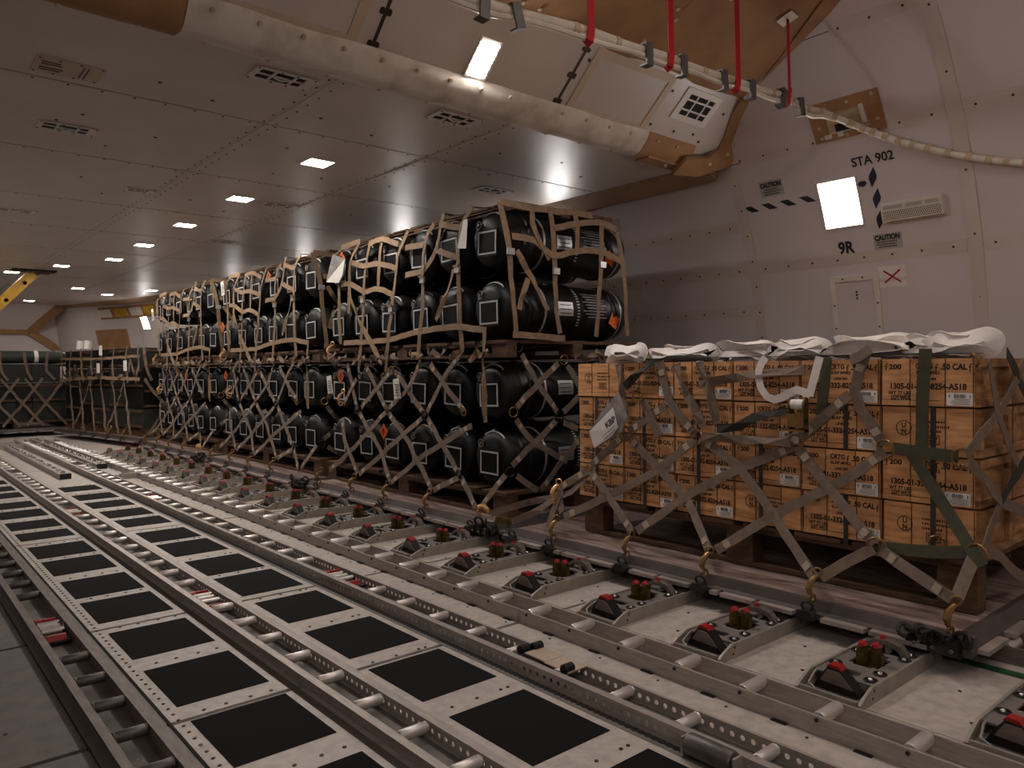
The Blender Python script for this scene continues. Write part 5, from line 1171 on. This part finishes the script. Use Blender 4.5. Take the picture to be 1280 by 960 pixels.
# ================================================================== far end: two low netted pallets, grille strip, yellow arm
def far_pallet(label, x0, y0, rot, ln, wd, lay, tubes, what):
    air_pallet('air cargo pallet under the %s' % what, x0, y0, [.5, 1.0, 1.5, 2.0], ln, wd, rot)
    Mx = Matrix.Translation((x0, y0, 0)) @ Matrix.Rotation(rot, 4, 'Z')
    def W(p): return Mx @ Vector(p)
    # timber skid
    t = thing('wooden_pallet', 'timber skid under the %s' % what, 'pallet', W((0, 0, .137)), (0, 0, rot))
    for i in range(7): obj('deck_board', MB().box(.16, wd-.1, .12+i*(ln-.35)/6, .12+i*(ln-.35)/6+.14, .09, .11), 'lumber', t)
    for x in (.18, wd/2, wd-.22): obj('stringer', MB().box(x, x+.1, .12, ln-.1, 0, .09), 'lumber', t)
    nx, ny, nz = lay; zb = .25; H_ = 1.18/nz if not tubes else .98/nz; bx = (wd-.3)/nx; by = (ln-.3)/ny
    bodies = [MB().box(.006, bx-.006, .006, by-.006, .004, H_-.008).mesh('body', q_) for q_ in ('olive', 'drum', 'olive')]
    cle = [MB().box(-.008, .006, .02, by-.02, a, a+.03).mesh('batten', 'lumber') for a in (.02, H_-.06)]+[MB().box(.02, bx-.02, -.008, .006, a, a+.03).mesh('batten', 'lumber') for a in (.02, H_-.06)]
    for i in range(nx):
        for j in range(ny):
            for k in range(nz):
                if not (i == 0 or j == 0 or k == nz-1): continue
                c = thing('olive_case', 'dark case on the %s, %s layer, %s across, %s along' % (what, ORD[k], ORD[i], ORD[j]), 'case', W((.15+i*bx, .15+j*by, zb+k*H_)), (0, 0, rot), 'dark cases on the far pallets')
                link('body', random.choice(bodies), c)
                if i == 0 and (j+k) % 2 == 0:
                    for q in cle[:2]: link('batten', q, c)
                if j == 0 and k % 2 == 1:
                    for q in cle[2:]: link('batten', q, c)
    if tubes:
        for i in range(4):
            c = thing('olive_tube', 'olive tube lying on top of the %s, %s from the front' % (what, ORD[i]), 'tube', W((.1, .30+i*.25, zb+.98+.115)), (0, 0, rot), 'olive tubes on the far left pallet')
            obj('tube_body', MB().lathe_x([(0,.09),(.02,.112),(.12,.112),(.13,.105),(1.6,.105),(1.61,.112),(1.72,.112),(1.74,.09)], 16), 'olive_tube', c, smooth=True)
            for x in (.45, 1.25): obj('white_band', MB().lathe_x([(x,.1055),(x,.1085),(x+.06,.1085),(x+.06,.1055)], 16, caps=False), 'label', c)
    b = W((0, 0, .2)); n = thing('cargo_net', 'tan cargo net over the %s' % what, 'net', b, (0, 0, rot))
    zt = 1.47
    def st(pts, side, mn='web_grey', wd_=.042): strap(n, (0, 0, .2), pts, wd_, mn, side, 'strap', .012, twist=.15)
    for i in range(8):
        y = .15+i*(ln-.3)/7
        y_ = y+random.uniform(-.06, .06); st([(.10, y_, zt-.02), (.09, y_+random.uniform(-.06, .06), 1.2), (.085, y_+random.uniform(-.1, .1), .92)], False, 'web' if i % 2 else 'web_grey', .05)
        if i < 6: st([(.10, y+.52, 1.0), (.06, y+.30, .55), (.0, y+.08, .17)], False, 'web_grey', .05)
        if i % 3 == 1 and i < 6: st([(.11, y+.05, .98), (.07, y+.3, .55), (.02, y+.55, .2)], False)
    st([(.085, .1, .97), (.08, ln/2, .99), (.085, ln-.1, .95)], False, 'web', .05)
    st([(.1, .1, 1.3), (.095, ln/2, 1.28), (.1, ln-.1, 1.3)], False, 'web')
    m_ = 6
    for i in range(m_):
        x = .15+i*(wd-.3)/(m_-1)
        st([(x, .10, zt-.05), (x+random.uniform(-.05, .05), .09, 1.1), (x+.1, .085, .95)], True)
        if i < m_-2: st([(x, .09, .98), (x+.3, .06, .55), (x+.6, .02, .18)], True); st([(x+.6, .09, .98), (x+.3, .06, .55), (x, .02, .18)], True)
    for i in range(10):
        y = random.uniform(.1, ln-.2); st([(.08+random.uniform(-.03, .02), y+.05*k, 1.02+random.uniform(-.1, .3)*(k % 2)) for k in range(4)], False, random.choice(('web', 'web_grey', 'web_dark')))
    for i, (y, z) in enumerate(((.5, 1.18), (1.45, 1.15), (1.35, 1.42))): 
        if not tubes: obj('paper_tag', MB().box(.05, .054, y-.06, y+.05, z-.09, z+.06), 'label', n, loc=(0, 0, -.2))
    for i, (x, z) in enumerate(((.55, 1.38), (1.75, 1.08))):
        if tubes: obj('paper_tag', MB().box(x-.05, x+.04, .045, .05, z-.16, z+.1), 'label', n, loc=(0, 0, -.2))
    # side straps joined to hooks
    for y in (.5, 1.0, 1.5, 2.0): obj('hook', hook_geo(MB(), Vector((.02, y, -.05))), 'gold', n, smooth=True)
far_pallet('p5', 2.92, 11.55, R(9.2), 3.2, 1.75, (3, 5, 4), False, 'low far right netted load')
far_pallet('p6', .90, 14.95, R(3.0), 2.4, 2.02, (3, 3, 3), True, 'low far left netted load')
for i, (p, lab) in enumerate((((2.70, 14.05, 1.445), 'white roll standing on the far right load'), ((2.76, 13.80, 1.445), 'small white roll beside the other one on the far load'))):
    t = thing('white_roll', lab, 'roll', p, (0, .12, .3)); obj('paper', MB().cyl((0, 0, 0), (0, 0, .14), .055, .055, 14), 'label', t, smooth=True); obj('core', MB().torus((0, 0, .14), (0, 0, 1), .03, .008, 12, 5), 'print', t)
# grille strip above the far sidewall
t = thing('grille_strip', 'brown strip with yellow grilles and white panels above the far sidewall', 'grille', (4.4, 15, 2.4))
def gs(y0, y1, z0, z1, o0, o1, name, mname):
    vs = []
    for o in (o0, o1):
        for (y, z) in ((y0, z0), (y1, z0), (y1, z1), (y0, z1)):
            th = math.degrees(math.asin((z-ZC)/RW)); q = wallpt(y, th, o); vs.append(Vector(q)-Vector((4.4, 15, 2.4)))
    return obj(name, MB().add(vs, [(0,1,2,3),(7,6,5,4),(0,4,5,1),(1,5,6,2),(2,6,7,3),(3,7,4,0)]), mname, t)
for k, (a, b) in enumerate(((12.6, 14.2), (14.2, 15.75), (15.75, 17.3), (17.3, 18.4))): gs(a, b, 2.22, 2.47, .02, 0, 'backing', 'canvas')
for k in range(11):
    a = 12.8+k*.52
    if k % 2: 
        for i in range(5): gs(a+.085*i, a+.085*i+.05, 2.27, 2.43, .05, .02, 'yellow_bar', 'yellow')
    else: gs(a, a+.42, 2.27, 2.43, .04, .02, 'white_panel', 'frame_white')
t = thing('canvas_patch', 'brown canvas patch on the far sidewall', 'patch', wallpt(18.2, 17)); c_ = Vector(t.location)
mb = MB(); wall_slab(mb, 17.7, 18.7, 12, 20, .012, 0, 1, 4, 2); obj('canvas', mb.xf(lambda v: v-c_), 'canvas', t)
# yellow arm below an open hatch
t = thing('yellow_arm', 'yellow folding arm hanging from a ceiling hatch at far left', 'arm', (1.9, 13.0, ZCEIL))
obj('beam', MB().prism([(.14, -.01), (-.04, -.01), (-.54, -.56), (-.41, -.63)], 1, -.06, .06).xf(lambda v: v), 'yellow', t)
obj('pivot', MB().cyl((.06, -.07, -.05), (.06, .07, -.05), .035, .035, 12), 'black', t); obj('bracket', MB().box(-.25, .3, -.12, .12, -.02, -.004), 'duct', t)
obj('bracket', MB().box(-.06, .22, -.09, .09, -.05, -.02), 'lumber', t)
for (x, z) in ((-.1, -.2), (-.33, -.46)): obj('clamp', MB().cyl((x, -.06, z), (x, .06, z), .03, .03, 10), 'yellow', t)
